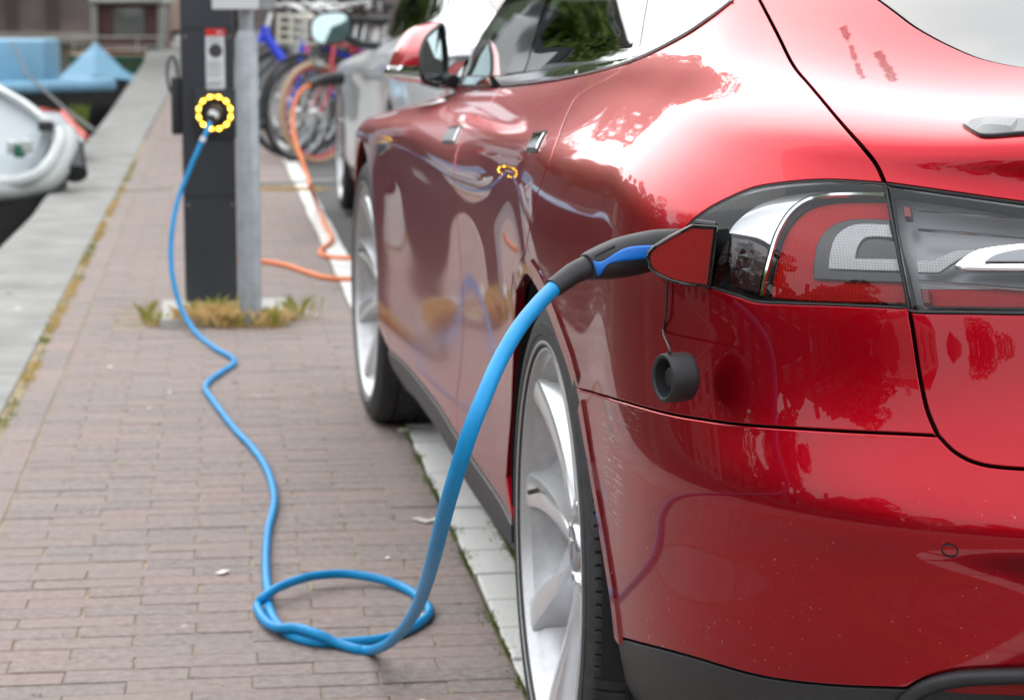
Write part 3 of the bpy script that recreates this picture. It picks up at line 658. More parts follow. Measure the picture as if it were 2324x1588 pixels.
# parking sensor, lip spoiler, reflector low on the bumper
def ring_on(x,y,r,t,m,name,parent):
    a=BODY.px2(x,y); p=Vector(BODY.ev(a)[0]); n=Vector(BODY.nrm(a)[0]); e=n.orthogonal().normalized(); g=n.cross(e)
    pts=[p+n*.0004+(e*math.cos(k*math.pi/16)+g*math.sin(k*math.pi/16))*r for k in range(32)]
    return MB().tube(pts,t,6,closed=True).build(name,m,parent)
ring_on(2155,1249,.0078,.0007,M['gasket'],'parking_sensor',car)
M['carbon']=ribbed('woven_carbon',(.075,.078,.085),170,.3,.15,.6,.55)
spo=join(PXC([(2184,286),(2205,276),(2245,268),(2324,262),(2420,260)],4),[np.array([umax,BODY.px2(2420,260)[1]]),np.array([umax,BODY.px2(2420,305)[1]])],PXC([(2420,305),(2324,306),(2240,312),(2212,304),(2184,286)],4))
panel('spoiler',spo,M['carbon'],car,off=.004,crown=.010,gap=0,h=.010,bev=.002,bh=.006)
low=[BODY.ev(p)[0]+BODY.nrm(p)[0]*.004 for p in PXC([(2045,1600),(2066,1578),(2100,1556),(2140,1542),(2200,1532),(2324,1527),(2450,1525)],4)]
MB().tube(low,.0085,10).build('bumper_molding',M['blackplastic'],car)
rr=join(PXC([(2110,1562),(2160,1552),(2240,1547),(2324,1545),(2480,1545)],3),PXC([(2480,1578),(2324,1574),(2200,1570),(2110,1562)],3))
panel('fog_reflector',rr,M['reflector'],car,off=.003,gap=0,h=.012,crown=.002)
# ---- door handles and wing repeater
for d,pts in ((front_door,[(1004,324),(1031,325),(1048,288),(1021,290)]),(rear_door,[(1196,342),(1220,344),(1241,300),(1215,302)])):
    panel('handle_gap',join(PXL(*pts)),M['gap'],d,off=.0012,gap=-.003,h=.01,depth=.004)  # black plate standing in for the shadowed gap round the handle
    panel('handle',join(PXL(*pts)),M['chrome'],d,off=.0030,gap=.003,h=.008,crown=0,bh=.006)
panel('side_repeater',join(PXL((867,352),(861,332),(870,319),(888,318),(884,338))),M['chrome'],car,off=.006,gap=.001,h=.01,crown=.002)
# ---- charging flap, plug, hanging cap
hy=BODY.ev(BODY.px2(1618,585))[0][1]-.004
fl=[(1468,588),(1471,574),(1484,560),(1520,538),(1573,511),(1627,514),(1622,560),(1611,652),(1560,646),(1520,636),(1490,622),(1474,606)]
F0=[at(x,y,1,hy-.002*(1-(x-1468)/150)) for x,y in fl]; cen=np.mean(F0,axis=0); n=len(F0)
flap=mesh('charging_flap',[*F0,*[p+np.array([0,.010,0]) for p in F0]],[tuple(range(n)),tuple(reversed(range(n,2*n)))]+[(i,n+i,n+(i+1)%n,(i+1)%n) for i in range(n)],M['lampblack'],car,smooth=False)
MB().tube([p+(cen-p)*.015-np.array([0,.0012,0]) for p in F0],.0018,8,closed=True).build('flap_rim',M['gloss_black'],flap)
F1=[p+(cen-p)*.10-np.array([0,.0016,0]) for p in F0]
mesh('reflector',[*F1,*[p+np.array([0,.003,0]) for p in F1]],[tuple(range(n))]+[(i,n+i,n+(i+1)%n,(i+1)%n) for i in range(n)],M['reflector'],flap,smooth=False)
MB().tube([at(1580,506,1,hy+.02),at(1625,512,1,hy+.004)],.004,8).build('hinge',M['gasket'],flap)
MB().lathe([(0,.024),(.03,.024),(.034,.0)],32,c=at(1575,560,1,hy+.05)+np.array([0.01,0,0])).build('charging_socket',M['gap'],car)
# cable with its plug at the car end
r_c=.0083
cable=empty('charging_cable','bright blue cable looping over the bricks from the yellow-lit post to the red car','cable',gnd(780,1400,0)); WS[cable.name]=Matrix.Translation(-Vector(cable.location))
hc=[(1590,556,2.580,.017,.018),(1545,558,2.562,.0185,.019),(1490,566,2.552,.0212,.020),(1440,578,2.540,.0222,.020),(1400,587,2.528,.0212,.019),(1360,597,2.512,.0175,.017),(1337,603,2.502,.0145,.0150),(1331,605,2.500,.011,.012)]
hp=catmull([np.array(h) for h in hc],5)
V=[];F=[];NS=28; ctrs=[dep(h[0],h[1],h[2]) for h in hp]
for i,h in enumerate(hp):
    t=Vector(ctrs[min(i+1,len(hp)-1)]-ctrs[max(i-1,0)]).normalized(); dv=Vector(_f); up_=t.cross(dv).normalized(); dv=up_.cross(t).normalized()
    for k in range(NS):
        a=2*math.pi*k/NS; c,s_=math.cos(a),math.sin(a); e=.8
        V.append(Vector(ctrs[i])+up_*math.copysign(abs(s_)**e,s_)*h[3]+dv*math.copysign(abs(c)**e,c)*h[4])
for i in range(len(hp)-1): F+=[(i*NS+k,i*NS+(k+1)%NS,(i+1)*NS+(k+1)%NS,(i+1)*NS+k) for k in range(NS)]
F+=[tuple(range(NS)),tuple(range((len(hp)-1)*NS,len(hp)*NS))]
plug=mesh('plug',V,F,M['rubber'],cable)
from mathutils.bvhtree import BVHTree
_bv=BVHTree.FromPolygons([Vector(v) for v in V],F)
def on_handle(x,y,lift):
    d_=Vector(ray(x,y)).normalized(); h_=_bv.ray_cast(Vector(CAM),d_)
    if h_[0] is None: return None
    n_=h_[1] if h_[1].dot(d_)<0 else -h_[1]
    return np.array(h_[0]+n_*lift)
def handle_patch(name,top,bot,m,lift):
    A_=catmull(top,6);B_=catmull(bot,6)
    xs=np.linspace(top[0][0],top[-1][0],40); V=[];F=[]
    ya=np.interp(xs,[p[0] for p in A_],[p[1] for p in A_]); yb=np.interp(xs,[p[0] for p in B_],[p[1] for p in B_])
    for i,x in enumerate(xs):
        for k in range(9):
            q=on_handle(x,ya[i]+(yb[i]-ya[i])*k/8,lift if 0<k<8 and 0<i<39 else -.0006); V.append(q if q is not None else V[-1])
    F=[(i*9+k,(i+1)*9+k,(i+1)*9+k+1,i*9+k+1) for i in range(39) for k in range(8)]
    return mesh(name,V,F,m,plug)
handle_patch('grip_inlay',[(1345,590),(1358,593),(1372,590),(1393,576),(1419,562),(1454,556),(1510,556)],[(1345,592),(1357,628),(1375,604),(1397,596),(1437,592),(1468,588),(1510,574)],M['plugblue'],.0018)
handle_patch('thumb_pad',[(1350,572),(1385,556),(1396,552)],[(1350,584),(1385,566),(1396,562)],M['rubber'],.0022)
MB().tube([dep(1341,603,2.504),dep(1325,609,2.500),dep(1300,621,2.494),dep(1262,649,2.48),dep(1256,654,2.478)],[.0124,.0121,.0116,.0106,.0103],20).build('strain_relief',M['rubber'],plug)
air=[(1300,621,2.494),(1258,653,2.478),(1215,697,2.44),(1172,752,2.40),(1130,826,2.36),(1098,900,2.33),(1070,970,2.32),(1045,1045,2.33),(1022,1120,2.37),(1003,1190,2.44),(985,1260,2.56),(968,1320,2.80),(950,1370,3.06),(925,1414,3.38),(900,1443,3.60),(875,1463,3.76)]
pts=[dep(*a) for a in air]
Z=lambda p,h=0: gnd(p[0],p[1],r_c+h)
loop=[(842,1475,.003),(806,1471,.0),(764,1458,.004),(718,1437,.017),(673,1424,.017),(632,1424,.010),(606,1412,.004),(588,1388,0),(586,1370,.002),(603,1350,.017),(641,1328,.022),(708,1307,.020),(786,1302,.014),(864,1314,.006),(923,1336,0),(958,1362,0),(975,1388,0),(945,1418,0),(884,1445,0),(806,1455,0),(727,1457,0),(665,1443,0),(632,1418,0),(611,1380,0),(609,1345,0),(605,1312,0),(604,1255,0),(609,1200,0),(620,1158,0),(622,1118,0),(606,1065,0),(575,1018,0),(530,970,0),(492,920,0),(468,886,0),(471,868,0),(500,846,0),(528,827,0),(529,813,0),(490,791,0),(447,757,.0)]
pts+=[Z(p,p[2]) for p in loop]
pts+=[dep(417,712,7.86),dep(397,655,7.90),dep(388,590,7.94),(dep(391,520,7.98)),dep(405,450,8.03),dep(428,390,8.06),dep(452,335,8.08),dep(468,302,8.10),dep(476,280,8.15)]
MB().tube(catmull(pts,7),r_c,14).build('sheath',M['cableblue'],cable)
a=BODY.px2(1532,860); p0=BODY.ev(a)[0]
cap=bpy.data.objects.new('charging_cap',None); C.objects.link(cap); cap.empty_display_size=.05; cap.parent=car; cap.matrix_parent_inverse=WS[car.name]; cap.location=Vector(p0); WS[cap.name]=Matrix.Translation(-Vector(p0))
ax_=Vector((-.95,-.30,.02)).normalized(); cc=Vector(dep(1503,858,2.47))
def cup(c,ax,prof,n=40,sq=.82):
    e=Vector((0,0,1)); e=(e-ax*e.dot(ax)).normalized(); g=ax.cross(e); V=[];F=[]
    for (l,r) in prof:
        for k in range(n):
            t=2*math.pi*k/n; ce,se=math.cos(t),math.sin(t); rx=r*(1 if ce>0 else 1-.12*abs(se))
            V.append(c+ax*l+e*ce*rx+g*se*r*.92)
    for i in range(len(prof)-1): F+=[(i*n+k,(i+1)*n+k,(i+1)*n+(k+1)%n,i*n+(k+1)%n) for k in range(n)]
    return V,F
V,F=cup(cc,-ax_,[(.002,.0205),(.0,.0225),(-.0,.0245),(.002,.0255),(.010,.0262),(.027,.0258),(.031,.0250),(.033,.0215),(.033,.001)])
mesh('cap_shell',V,F,M['rubber'],cap)
V,F=cup(cc,-ax_,[(.002,.0205),(.020,.0190),(.022,.017),(.022,.0)]); mesh('cap_inside',V,F,M['gap'],cap)
V,F=cup(cc,-ax_,[(.022,.012),(.010,.0115),(.008,.010),(.009,.0)]); mesh('cap_stud',V,F,M['rubber'],cap)
st=[BODY.ev(BODY.px2(x,y))[0]+BODY.nrm(BODY.px2(x,y))[0]*.004 for x,y in ((1522,638),(1520,680),(1517,720),(1513,755))]+[np.array(cc-ax_*.008+Vector((0,0,.031))),np.array(cc-ax_*.008+Vector((0,0,.0255)))]
MB().tube(catmull(st,5),.0013,8).build('strap',M['rubber'],cap)
# ---------------------------------------------------------------- wheels
def tyre_mesh(R=.335,rb=.268,wd=.245,n=900):
    pr=[(.006,rb,0),(.000,rb+.004,0),(-.001,.284,0),(-.0012,.2875,0),(-.0022,.2880,0),(-.0022,.296,0),(-.0012,.3035,0),(.0000,.3040,0),(.003,.315,0),(.008,.3235,0),(.0100,.3262,2),(.012,.3275,2),(.030,.3325,2),(.047,.3342,2),(.0475,.3275,0),(.0545,.3275,0),(.055,.3345,1),(.080,.335,1),(.108,.335,1),(.1085,.328,0),(.1165,.328,0),(.117,.335,1),(.145,.335,1),(.165,.3345,1),(.1655,.3275,0),(.1725,.3275,0),(.173,.334,2),(.195,.332,2),(.212,.3275,2),(.222,.321,0),(.232,.305,0),(.236,.285,0),(.232,rb,0)]
    V=[]
    for x,r,k in pr:
        for i in range(n):
            a=2*math.pi*i/n; rr=r
            if k==2 and i%7==0: rr=r-.0042
            if k==1 and (i+3)%21==0: rr=r-.003
            V.append((x,rr*math.cos(a),rr*math.sin(a)))
    F=[(j*n+i,j*n+(i+1)%n,(j+1)*n+(i+1)%n,(j+1)*n+i) for j in range(len(pr)-1) for i in range(n)]
    return V,F
M['barrel']=mat('shaded_alloy_barrel',(.48,.48,.49),.4,metal=.5,var=.2,vs=20)  # duller copy of the alloy: shade inside the rim put into the colour
def make_wheel(parent,tyre=M['tyre'],alloy=M['alloy'],ns=9,swirl=.16,lip=M['alloyrim'],detail=True):
    w=bpy.data.objects.new('wheel',None); w.empty_display_size=.1; C.objects.link(w); w.parent=parent
    if parent.name in WS: w.matrix_parent_inverse=WS[parent.name]
    V,F=tyre_mesh(); t=mesh('tyre',V,F,tyre,w,sharp=35)
    b=MB(); b.lathe([(.012,.2635),(.018,.262),(.03,.251),(.07,.244),(.20,.240),(.22,.262),(.23,.268)],120); rim=b.build('rim',M['barrel'],w)
    b=MB(); b.lathe([(.010,.2695),(.004,.2720),(.0005,.2735),(-.0015,.2770),(-.0005,.2795),(.001,.2790),(.002,.2760),(.004,.2665),(.012,.2630),(.020,.261)][::-1],160); b.build('rim_lip',lip,rim)
    # blades: a bright ridge with a steep face on one side and a broad sloping face on the other
    sb=MB()
    rs=[.052,.062,.078,.10,.13,.16,.19,.215,.235,.249,.258,.2625]
    for s_ in range(ns):
        a0=2*math.pi*s_/ns; V=[];K=9
        for r in rs:
            u=(r-.052)/(.2625-.052); a=a0+swirl*math.sin(math.pi*u*.9)*.55+.03*u
            xr=.040-.006*u-.024*u**2.0                      # ridge depth
            w1=.009+.006*u; w2=.012+.100*u**1.45; wf=.011+.026*u**1.3 ; dp=.030+.045*u-.03*max(0,u-.8)/.2
            prof=[(-w1-.004,xr+dp),(-w1,xr+.014),(-w1*.75,xr+.0015),(0,xr),(wf*.8,xr+.0008),(wf,xr+.003),(wf+w2*.12,xr+.016+.014*u),(wf+w2*.65,xr+.026+.030*u),(wf+w2,xr+.034+.044*u)]
            for (o,x) in prof:
                aa=a+o/r; V.append((x,r*math.cos(aa),r*math.sin(aa)))
        F=[(i*K+k,i*K+k+1,(i+1)*K+k+1,(i+1)*K+k) for i in range(len(rs)-1) for k in range(K-1)]
        mesh('spoke',V,F,alloy,w,sharp=22)
    h=MB(); h.lathe([(.050,.078),(.043,.070),(.040,.060),(.041,.046),(.047,.042),(.047,.036)],60); h.build('hub',alloy,w)
    cp=MB(); cp.lathe([(.047,.034),(.038,.033),(.034,.029),(.033,.020),(.033,.0)],48); c_=cp.build('hub_cap',M['chrome_sat'],w)
    if detail:
        e=MB(); e.box((.0318,0,.010),(.002,.022,.005)); e.box((.0318,0,-.002),(.002,.006,.024)); e.build('emblem',M['alloyrim'],c_)
        for k in range(5):
            a=2*math.pi*k/5+.3; q=MB(); q.lathe([(.052,.0085),(.041,.0082),(.039,.006),(.039,.0)],12,c=(0,.056*math.cos(a),.056*math.sin(a))); q.build('lug_nut',M['chrome_sat'],w)
        q=MB(); a=.17; yy,zz=.232*math.cos(a),.232*math.sin(a)
        q.tube([(.045,yy,zz),(.038,yy*.985,zz*.985),(.022,yy*.94,zz*.94)],[.008,.0065,.0055],12); q.tube([(.024,yy*.945,zz*.945),(.006,yy*.90,zz*.90)],[.0038,.0035],10); q.build('valve',M['iron'],w)
    d=MB(); d.lathe([(.085,.075),(.085,.165),(.11,.165),(.11,.075)],60); d.build('brake_disc',M['iron'],w)
    d=MB()
    for a in np.linspace(2.5,3.6,8): d.box((.085,.145*math.cos(a),.145*math.sin(a)),(.06,.035,.07),rx=a,b=.006)
    d.build('brake_caliper',M['gasket'],w)
    MB().lathe([(.12,.0),(.12,.235)],48).build('brake_shield',M['gap'],w)
    return w
wh=make_wheel(car); wh.location=(0.004,0,.335)
wf=copy_tree(wh,car); wf.matrix_parent_inverse=WS[car.name]; wf.location=(0.004,2.96,.335); wf.rotation_euler=(math.radians(14),0,math.radians(2.0))
for yy in (0,2.96):
    k=copy_tree(wh,car); k.matrix_parent_inverse=WS[car.name]; k.location=(2*CX-.004,yy,.335); k.rotation_euler=(.4,0,math.pi)
for yy,xo in ((0,.01),(2.96,.015)):
    for sgn in (0,1):
        V=[];F=[];n=26;aa=np.linspace(-.2,math.pi+.2,n)
        for x,r in ((xo,.378),(.05,.385),(.30,.385),(.32,.20)):
            x=x if not sgn else 2*CX-x
            V+=[(x,yy+r*math.cos(a),.335+r*math.sin(a)) for a in aa]
        F=[(j*n+i,j*n+i+1,(j+1)*n+i+1,(j+1)*n+i) for j in range(3) for i in range(n-1)]
        mesh('wheel_liner',V,F,M['gap'],car)
MB().box((CX,1.5,.26),(1.3,4.3,.12)).build('floor_pan',M['gap'],car)
# ---------------------------------------------------------------- door mirror
rim_=[(1003,56,5.30),(986,67,5.26),(966,86,5.22),(956,112,5.19),(955,150,5.18),(958,178,5.18),(971,188,5.21),(996,190,5.27),(1010,176,5.31),(1014,145,5.32),(1010,92,5.31)]
out_=[(1001,53,5.33),(965,54,5.30),(925,70,5.29),(898,108,5.28),(882,149,5.27),(872,168,5.28),(905,183,5.30),(955,188,5.36),(985,176,5.40),(995,140,5.42),(998,90,5.40)]
rc=[dep(*p) for p in rim_]; oc=[dep(*p) for p in out_]; cc2=dep(955,120,5.50)
def blend(A_,B_,t): return [a*(1-t)+b*t for a,b in zip(A_,B_)]
back=[o*.55+cc2*.45+np.array([0,.05,0]) for o in oc]; tip=[cc2+ (o-cc2)*.12+np.array([0,.10,0]) for o in oc]
R1=[catmull(q,4,closed=True) for q in (rc,blend(rc,oc,.5),oc,blend(oc,back,.6),back,tip)]
n=len(R1[0]); Vm=[p for q in R1 for p in q]; Fm=[];mi=[]
for j in range(5):
    for i in range(n):
        Fm.append((j*n+i,j*n+(i+1)%n,(j+1)*n+(i+1)%n,(j+1)*n+i))
lowf=[f for f in Fm if 4*4<=f[0]%n<8*4]; upf=[f for f in Fm if f not in set(lowf)]
mir=mesh('door_mirror',Vm,upf,M['red'],front_door); mesh('mirror_lower_trim',Vm,lowf,M['chrome'],mir)
rcl=R1[0]; MB().tube([p+np.array([0,-.004,0]) for p in rcl],.0045,8,closed=True).build('mirror_frame',M['gasket'],mir)
gc=sum(rcl)/len(rcl); Vg=[gc+np.array([0.004,.012,0])]+[p*.93+gc*.07+np.array([0.004,.010,0]) for p in rcl]
mesh('mirror_glass',Vg,[(0,i+1,(i+1)%n+1) for i in range(n)],M['mirrorglass'],mir,smooth=False)
MB().tube([dep(1003,175,5.34),dep(1016,183,5.30),dep(1030,186,5.26)],.016,10).build('mirror_arm',M['gasket'],mir)
# far side: the same panels mirrored, cabin, roof
for o in list(car.children):
    nm=o.name.split('.')[0]
    if o.type=='MESH' and nm in ('quarter_panel','rear_door','front_door','rear_bumper','bumper_trim','trunk_lid','hatch_panel','rear_window','front_fender','bonnet','belt_trim','side_window','door_pillar','sill_trim','inner_shell','tail_lamp','chrome_strip','spoiler','bumper_molding','fog_reflector'):
        c=o.copy(); C.objects.link(c); c.parent=car; c.matrix_parent_inverse=WS[car.name]
        c.scale=(-1,1,1); c.location=(2*CX,0,0)
        if nm in ('tail_lamp',):
            for ch in o.children:
                d_=ch.copy(); C.objects.link(d_); d_.parent=c
uu=np.linspace(SU*.0,SU,120); vv=np.linspace(1.30,1.50,12)
A=np.array([(a,b) for a in uu for b in vv]); P=BODY.ev(A); nn=12
roofF=[(i*nn+j,(i+1)*nn+j,(i+1)*nn+j+1,i*nn+j+1) for i in range(119) for j in range(nn-1)]
P2=P.copy(); P2[:,0]=2*CX-P2[:,0]
mesh('roof',list(P)+list(P2),roofF+[tuple(reversed([k+len(P) for k in f])) for f in roofF],M['gloss_black'],car)
A=np.array([(a,b) for a in np.linspace(0,SU*.30,40) for b in np.linspace(.93,1.30,14)]); P=BODY.ev(A)
keep=[(i*14+j,(i+1)*14+j,(i+1)*14+j+1,i*14+j+1) for i in range(39) for j in range(13)]
keep=[f for f in keep if P[list(f)].mean(0)[1]>1.72+ (1.24-P[list(f)].mean(0)[2])*1.0 and P[list(f)].mean(0)[0]>.20]
P2=P.copy(); P2[:,0]=2*CX-P2[:,0]
mesh('windscreen',list(P)+list(P2),keep+[tuple(reversed([k+len(P) for k in f])) for f in keep],M['hatchglass'],car)
cb=MB(); cb.box((CX,.9,.72),(1.5,2.6,.02))
cb.build('cabin_floor',M['interior'],car)
for x in (.55,1.39):
    for y in (.55,1.35):
        s_=MB(); s_.box((x,y,.80),(.48,.5,.14),b=.04); s_.box((x,y-.26,1.0),(.46,.12,.5),b=.04,rx=.2); s_.box((x,y-.34,1.27),(.24,.07,.14),b=.03); s_.build('seat',M['interior'],car)
# ================================================================ THE QUAY
KQ=.020
def Q(x,y,z=0.): return (x+KQ*y,y,z)
X_K,X_G=.036,-.968                      # kerb side and grass side of the brick strip (in quay coordinates)
def randcol(m_t,b,cols,scale_noise=30,fac=.5):
    t=m_t; oi=t.nodes.new('ShaderNodeObjectInfo'); g=t.nodes.new('ShaderNodeNewGeometry'); a=t.nodes.new('ShaderNodeMath'); a.operation='ADD'
    t.links.new(oi.outputs['Random'],a.inputs[0]); t.links.new(g.outputs['Random Per Island'],a.inputs[1])
    fr=t.nodes.new('ShaderNodeMath'); fr.operation='FRACT'; t.links.new(a.outputs[0],fr.inputs[0])
    r=ramp(t,fr.outputs[0],[(i/(len(cols)-1),c) for i,c in enumerate(cols)]); return r
def brickmat(name,cols,spots=.5,tint=(.34,.29,.265),tf=1):
    m,t,b=nodes(name); S(b,Roughness=.82,Specular_IOR_Level=.35)
    base=randcol(t,b,cols)
    def pn(scale,d=4,r=.6):
        n=t.nodes.new('ShaderNodeTexNoise'); t.links.new(geo_pos(t),n.inputs['Vector']); n.inputs['Scale'].default_value=scale; n.inputs['Detail'].default_value=d; n.inputs['Roughness'].default_value=r; return n.outputs['Fac']
    c=mixc(t,ramp(t,pn(55,6,.7),[(.3,0),(.75,1)]),base,tint); 
    c=mixc(t,ramp(t,pn(1.6,4),[(.38,.0),(.7,.4)]),c,(.20,.18,.165) if spots>.2 else (.6,.6,.57))
    c=mixc(t,ramp(t,pn(9,3),[(.715,0),(.74,spots)]),c,(.50,.50,.48))
    c=mixc(t,ramp(t,pn(300,3),[(.30,.4),(.5,0)]),c,(.17,.13,.12))
    t.links.new(c,b.inputs['Base Color']); bump(t,b,pn(260,5,.7),.5,.003); return m
M['brick']=brickmat('brown_paving_clinker',[(.162,.115,.102),(.206,.142,.125),(.155,.122,.111),(.232,.150,.128),(.180,.137,.124),(.130,.103,.095),(.220,.140,.118),(.192,.125,.108)])
M['kerb']=brickmat('pale_concrete_block',[(.74,.74,.70),(.80,.79,.75),(.68,.68,.65)],.15,(.80,.79,.76))
M['sand']=mat('dark_joint_sand',(.105,.092,.075),.95,var=.45,vs=40,bs=.5,bsc=300)
M['coping']=mat('weathered_concrete_slab',(.235,.232,.215),.85,var=.28,vs=3.5,bs=.4,bsc=160)
M['asphalt']=mat('asphalt',(.085,.082,.08),.9,var=.3,vs=120,bs=.6,bsc=420)
M['moss']=mat('green_moss',(.13,.17,.02),.8,var=.5,vs=25)
M['drygrass']=mat('dry_orange_grass',(.60,.42,.17),.8,var=.4,vs=25)
M['lichen']=mat('yellow_green_grass',(.26,.26,.04),.8,var=.4,vs=15)
M['joint']=mat('tan_joint_sand',(.27,.215,.135),.95,var=.5,vs=30,bs=.4,bsc=300)
def slab(name,x0,x1,y0,y1,z0,z1,m,parent=None,kind='structure'):
    P=[Q(x0,y0,z0),Q(x1,y0,z0),Q(x1,y1,z0),Q(x0,y1,z0),Q(x0,y0,z1),Q(x1,y0,z1),Q(x1,y1,z1),Q(x0,y1,z1)]
    o=mesh(name,P,[(0,3,2,1),(4,5,6,7),(0,1,5,4),(1,2,6,5),(2,3,7,6),(3,0,4,7)],m,parent,smooth=False)
    if kind and not parent: o['kind']=kind
    return o
pave=slab('pavement',X_G-.30,X_K-.001,-1.25,16.5,-.4,-.0028,M['joint'])
road=slab('road',X_K+.095,9,-40,140,-.4,-.016,M['asphalt'])
mfar,t,b=nodes('far_brick_paving'); S(b,Roughness=.85)
bt=t.nodes.new('ShaderNodeTexBrick'); bt.inputs['Scale'].default_value=1; bt.inputs['Brick Width'].default_value=.205; bt.inputs['Row Height'].default_value=.056; bt.inputs['Mortar Size'].default_value=.004
bt.inputs['Color1'].default_value=(.28,.21,.19,1); bt.inputs['Color2'].default_value=(.23,.18,.165,1); bt.inputs['Mortar'].default_value=(.09,.08,.06,1)
t.links.new(geo_pos(t),bt.inputs['Vector']); t.links.new(bt.outputs[0],b.inputs['Base Color']); M['farpave']=mfar
slab('far_pavement',X_G-.02,X_K+.10,16.5,140,-.4,.0,mfar)
slab('near_pavement',X_G-.02,X_K+.00,-40,-1.25,-.4,.0,mfar)
# bricks
def brick_mesh(L_,W_,H_=.05,seed=0):
    r=random.Random(seed); x,y=L_/2,W_/2; c=.0017
    j=lambda: r.uniform(-.0008,.0008)
    P=[(-x,-y,-H_),(x,-y,-H_),(x,y,-H_),(-x,y,-H_),(-x+j(),-y+j(),-c),(x+j(),-y+j(),-c),(x+j(),y+j(),-c),(-x+j(),y+j(),-c),(-x+c,-y+c,0),(x-c,-y+c,0),(x-c,y-c,0),(-x+c,y-c,0)]
    return P,[(0,1,5,4),(1,2,6,5),(2,3,7,6),(3,0,4,7),(4,5,9,8),(5,6,10,9),(6,7,11,10),(7,4,8,11),(8,9,10,11)]
strip_line=lambda x: 10.93+(x+.70)*.49
places=[]; pitch=.0700; LB=.2000
y=-1.2; row=0
while y<16.4:
    jit=random.uniform(-.005,.005)
    xs=X_G+.092
    while xs<X_K-.004:
        if xs<X_G+.1: l=LB*(.5 if row%2 else 1)+jit
        else: l=LB+random.uniform(-.0025,.0025)
        xe=min(xs+l,X_K-.003)
        if X_K-xe<.035: xe=X_K-.003
        if xe-xs>.03: places.append(((xs+xe)/2,y+pitch/2,xe-xs-.0030,pitch-.0030,0))
        xs=xe+.0001
    y+=pitch; row+=1
yy=-1.2
while yy<16.4:
    places.append((X_G+.046,yy+.100,.086,.1965,0)); yy+=.1995
# stone blocks beside the bricks at larger distance under the post
def on_slab(p):
    X,Y,_=Q(p[0],p[1]); return 4.86<Y<5.40 and -.60<X<-.085
def hit_strip(p):
    X,Y,_=Q(p[0],p[1]); return abs(Y-strip_line(X))<.085
places=[p for p in places if not on_slab(p) and not hit_strip(p)]
nearx=[]
for p in places:
    X,Y,_=Q(p[0],p[1]); v=np.array([X,Y,0])-CAM; d=v@_f
    if d<.5: s_=0
    else:
        q=proj([X,Y,0]); s_=p[2]*p[3]/d**3 if (-40<q[0]<1330 and q[1]<1700) else 0
    nearx.append(s_)
order=sorted(range(len(places)),key=lambda i:-nearx[i]); big=set(order[:295])
cache={}; allb=MB()
for i,p in enumerate(places):
    X,Y,_=Q(p[0],p[1]); z=random.gauss(0,.0005); tx,ty=random.gauss(0,.003),random.gauss(0,.006); rz=-KQ+random.gauss(0,.006)
    R_=Matrix.Rotation(rz,4,'Z')@Matrix.Rotation(tx,4,'Y')@Matrix.Rotation(ty,4,'X')
    if i in big:
        k=(round(p[2]/.006),round(p[3]/.004),i%4)
        if k not in cache:
            P,F=brick_mesh(p[2],p[3],.05,i); me=bpy.data.meshes.new('brick'); me.from_pydata(P,[],F); me.materials.append(M['brick']); cache[k]=me
        o=bpy.data.objects.new('brick',cache[k]); C.objects.link(o); o.parent=pave; o.matrix_local=Matrix.Translation((X,Y,z))@R_
    else:
        P,F=brick_mesh(p[2],p[3],.03,i); T=Matrix.Translation((X,Y,z))@R_; allb.add([T@Vector(v) for v in P],F)
ob=allb.build('bricks',M['brick'],pave,smooth=False); ob['kind']='stuff'
# kerb blocks
kerb=slab('kerb',X_K+.000,X_K+.094,-8,60,-.4,-.012,M['sand'])
P,F=brick_mesh(.0870,.1885,.06,3); P=[(a*1,b_*1,c) for a,b_,c in P]
me=bpy.data.meshes.new('kerb_block'); me.from_pydata(P,[],F); me.materials.append(M['kerb'])
y=-1.0+.06-.1995*35
while y<30:
    o=bpy.data.objects.new('kerb_block',me); C.objects.link(o); o.parent=kerb
    X,Y,_=Q(X_K+.050+random.gauss(0,.0015),y+.1); o.location=(X,Y,random.gauss(.001,.001)); o.rotation_euler=(random.gauss(0,.006),random.gauss(0,.008),-KQ+random.gauss(0,.008)); y+=.1995
# coping slabs and quay wall
M['wetwall']=mat('dark_wet_quay_brick',(.035,.033,.030),.7,var=.5,vs=6,bs=.5,bsc=60)
edge=[(-3.0,-40),(-2.6,-4),(-1.9,2),(-1.42,6),(-1.375,9.5),(-1.42,12.5),(-1.49,21),(-1.78,44),(-2.6,80),(-3.2,140)]
ex=lambda y: float(np.interp(y,[e[1] for e in edge],[e[0] for e in edge]))
quay=empty('quay_wall'); quay['kind']='structure'
V=[];F=[]
ys=np.concatenate([np.arange(-40,0,4),np.arange(0,24,1.),np.arange(24,141,6.)])
for y in ys: V+=[Q(ex(y)+.02,y,-2.5),Q(ex(y)+.02,y,-.19),Q(X_G,y,-.19),Q(X_G,y,-2.5)]
for i in range(len(ys)-1): F+=[(i*4+k,(i+1)*4+k,(i+1)*4+k+1,i*4+k+1) for k in range(3)]
mesh('wall_face',V,F,M['wetwall'],quay,smooth=False)
cuts=[-40,-20,-6,-2.6,-.4,1.7,3.9,6.1,8.6,9.9,12.0,13.4,16.2,19,22.5,26,30,35,40,47,54,62,75,90,110,140]
for a,b_ in zip(cuts[:-1],cuts[1:]):
    k=6; V=[]
    for i in range(k+1):
        y=a+.006+(b_-a-.012)*i/k; e=ex(y)
        V+=[Q(e,y,-.20),Q(e,y,-.018),Q(e+.022,y,.0+.001),Q(X_G-.03,y,.003),Q(X_G-.02,y,-.20)]
    F=[(i*5+q,(i+1)*5+q,(i+1)*5+q+1,i*5+q+1) for i in range(k) for q in range(4)]+[(0,1,2,3,4),tuple(5*k+q for q in (4,3,2,1,0))]
    o=mesh('coping_slab',V,F,M['coping'],quay,smooth=False)
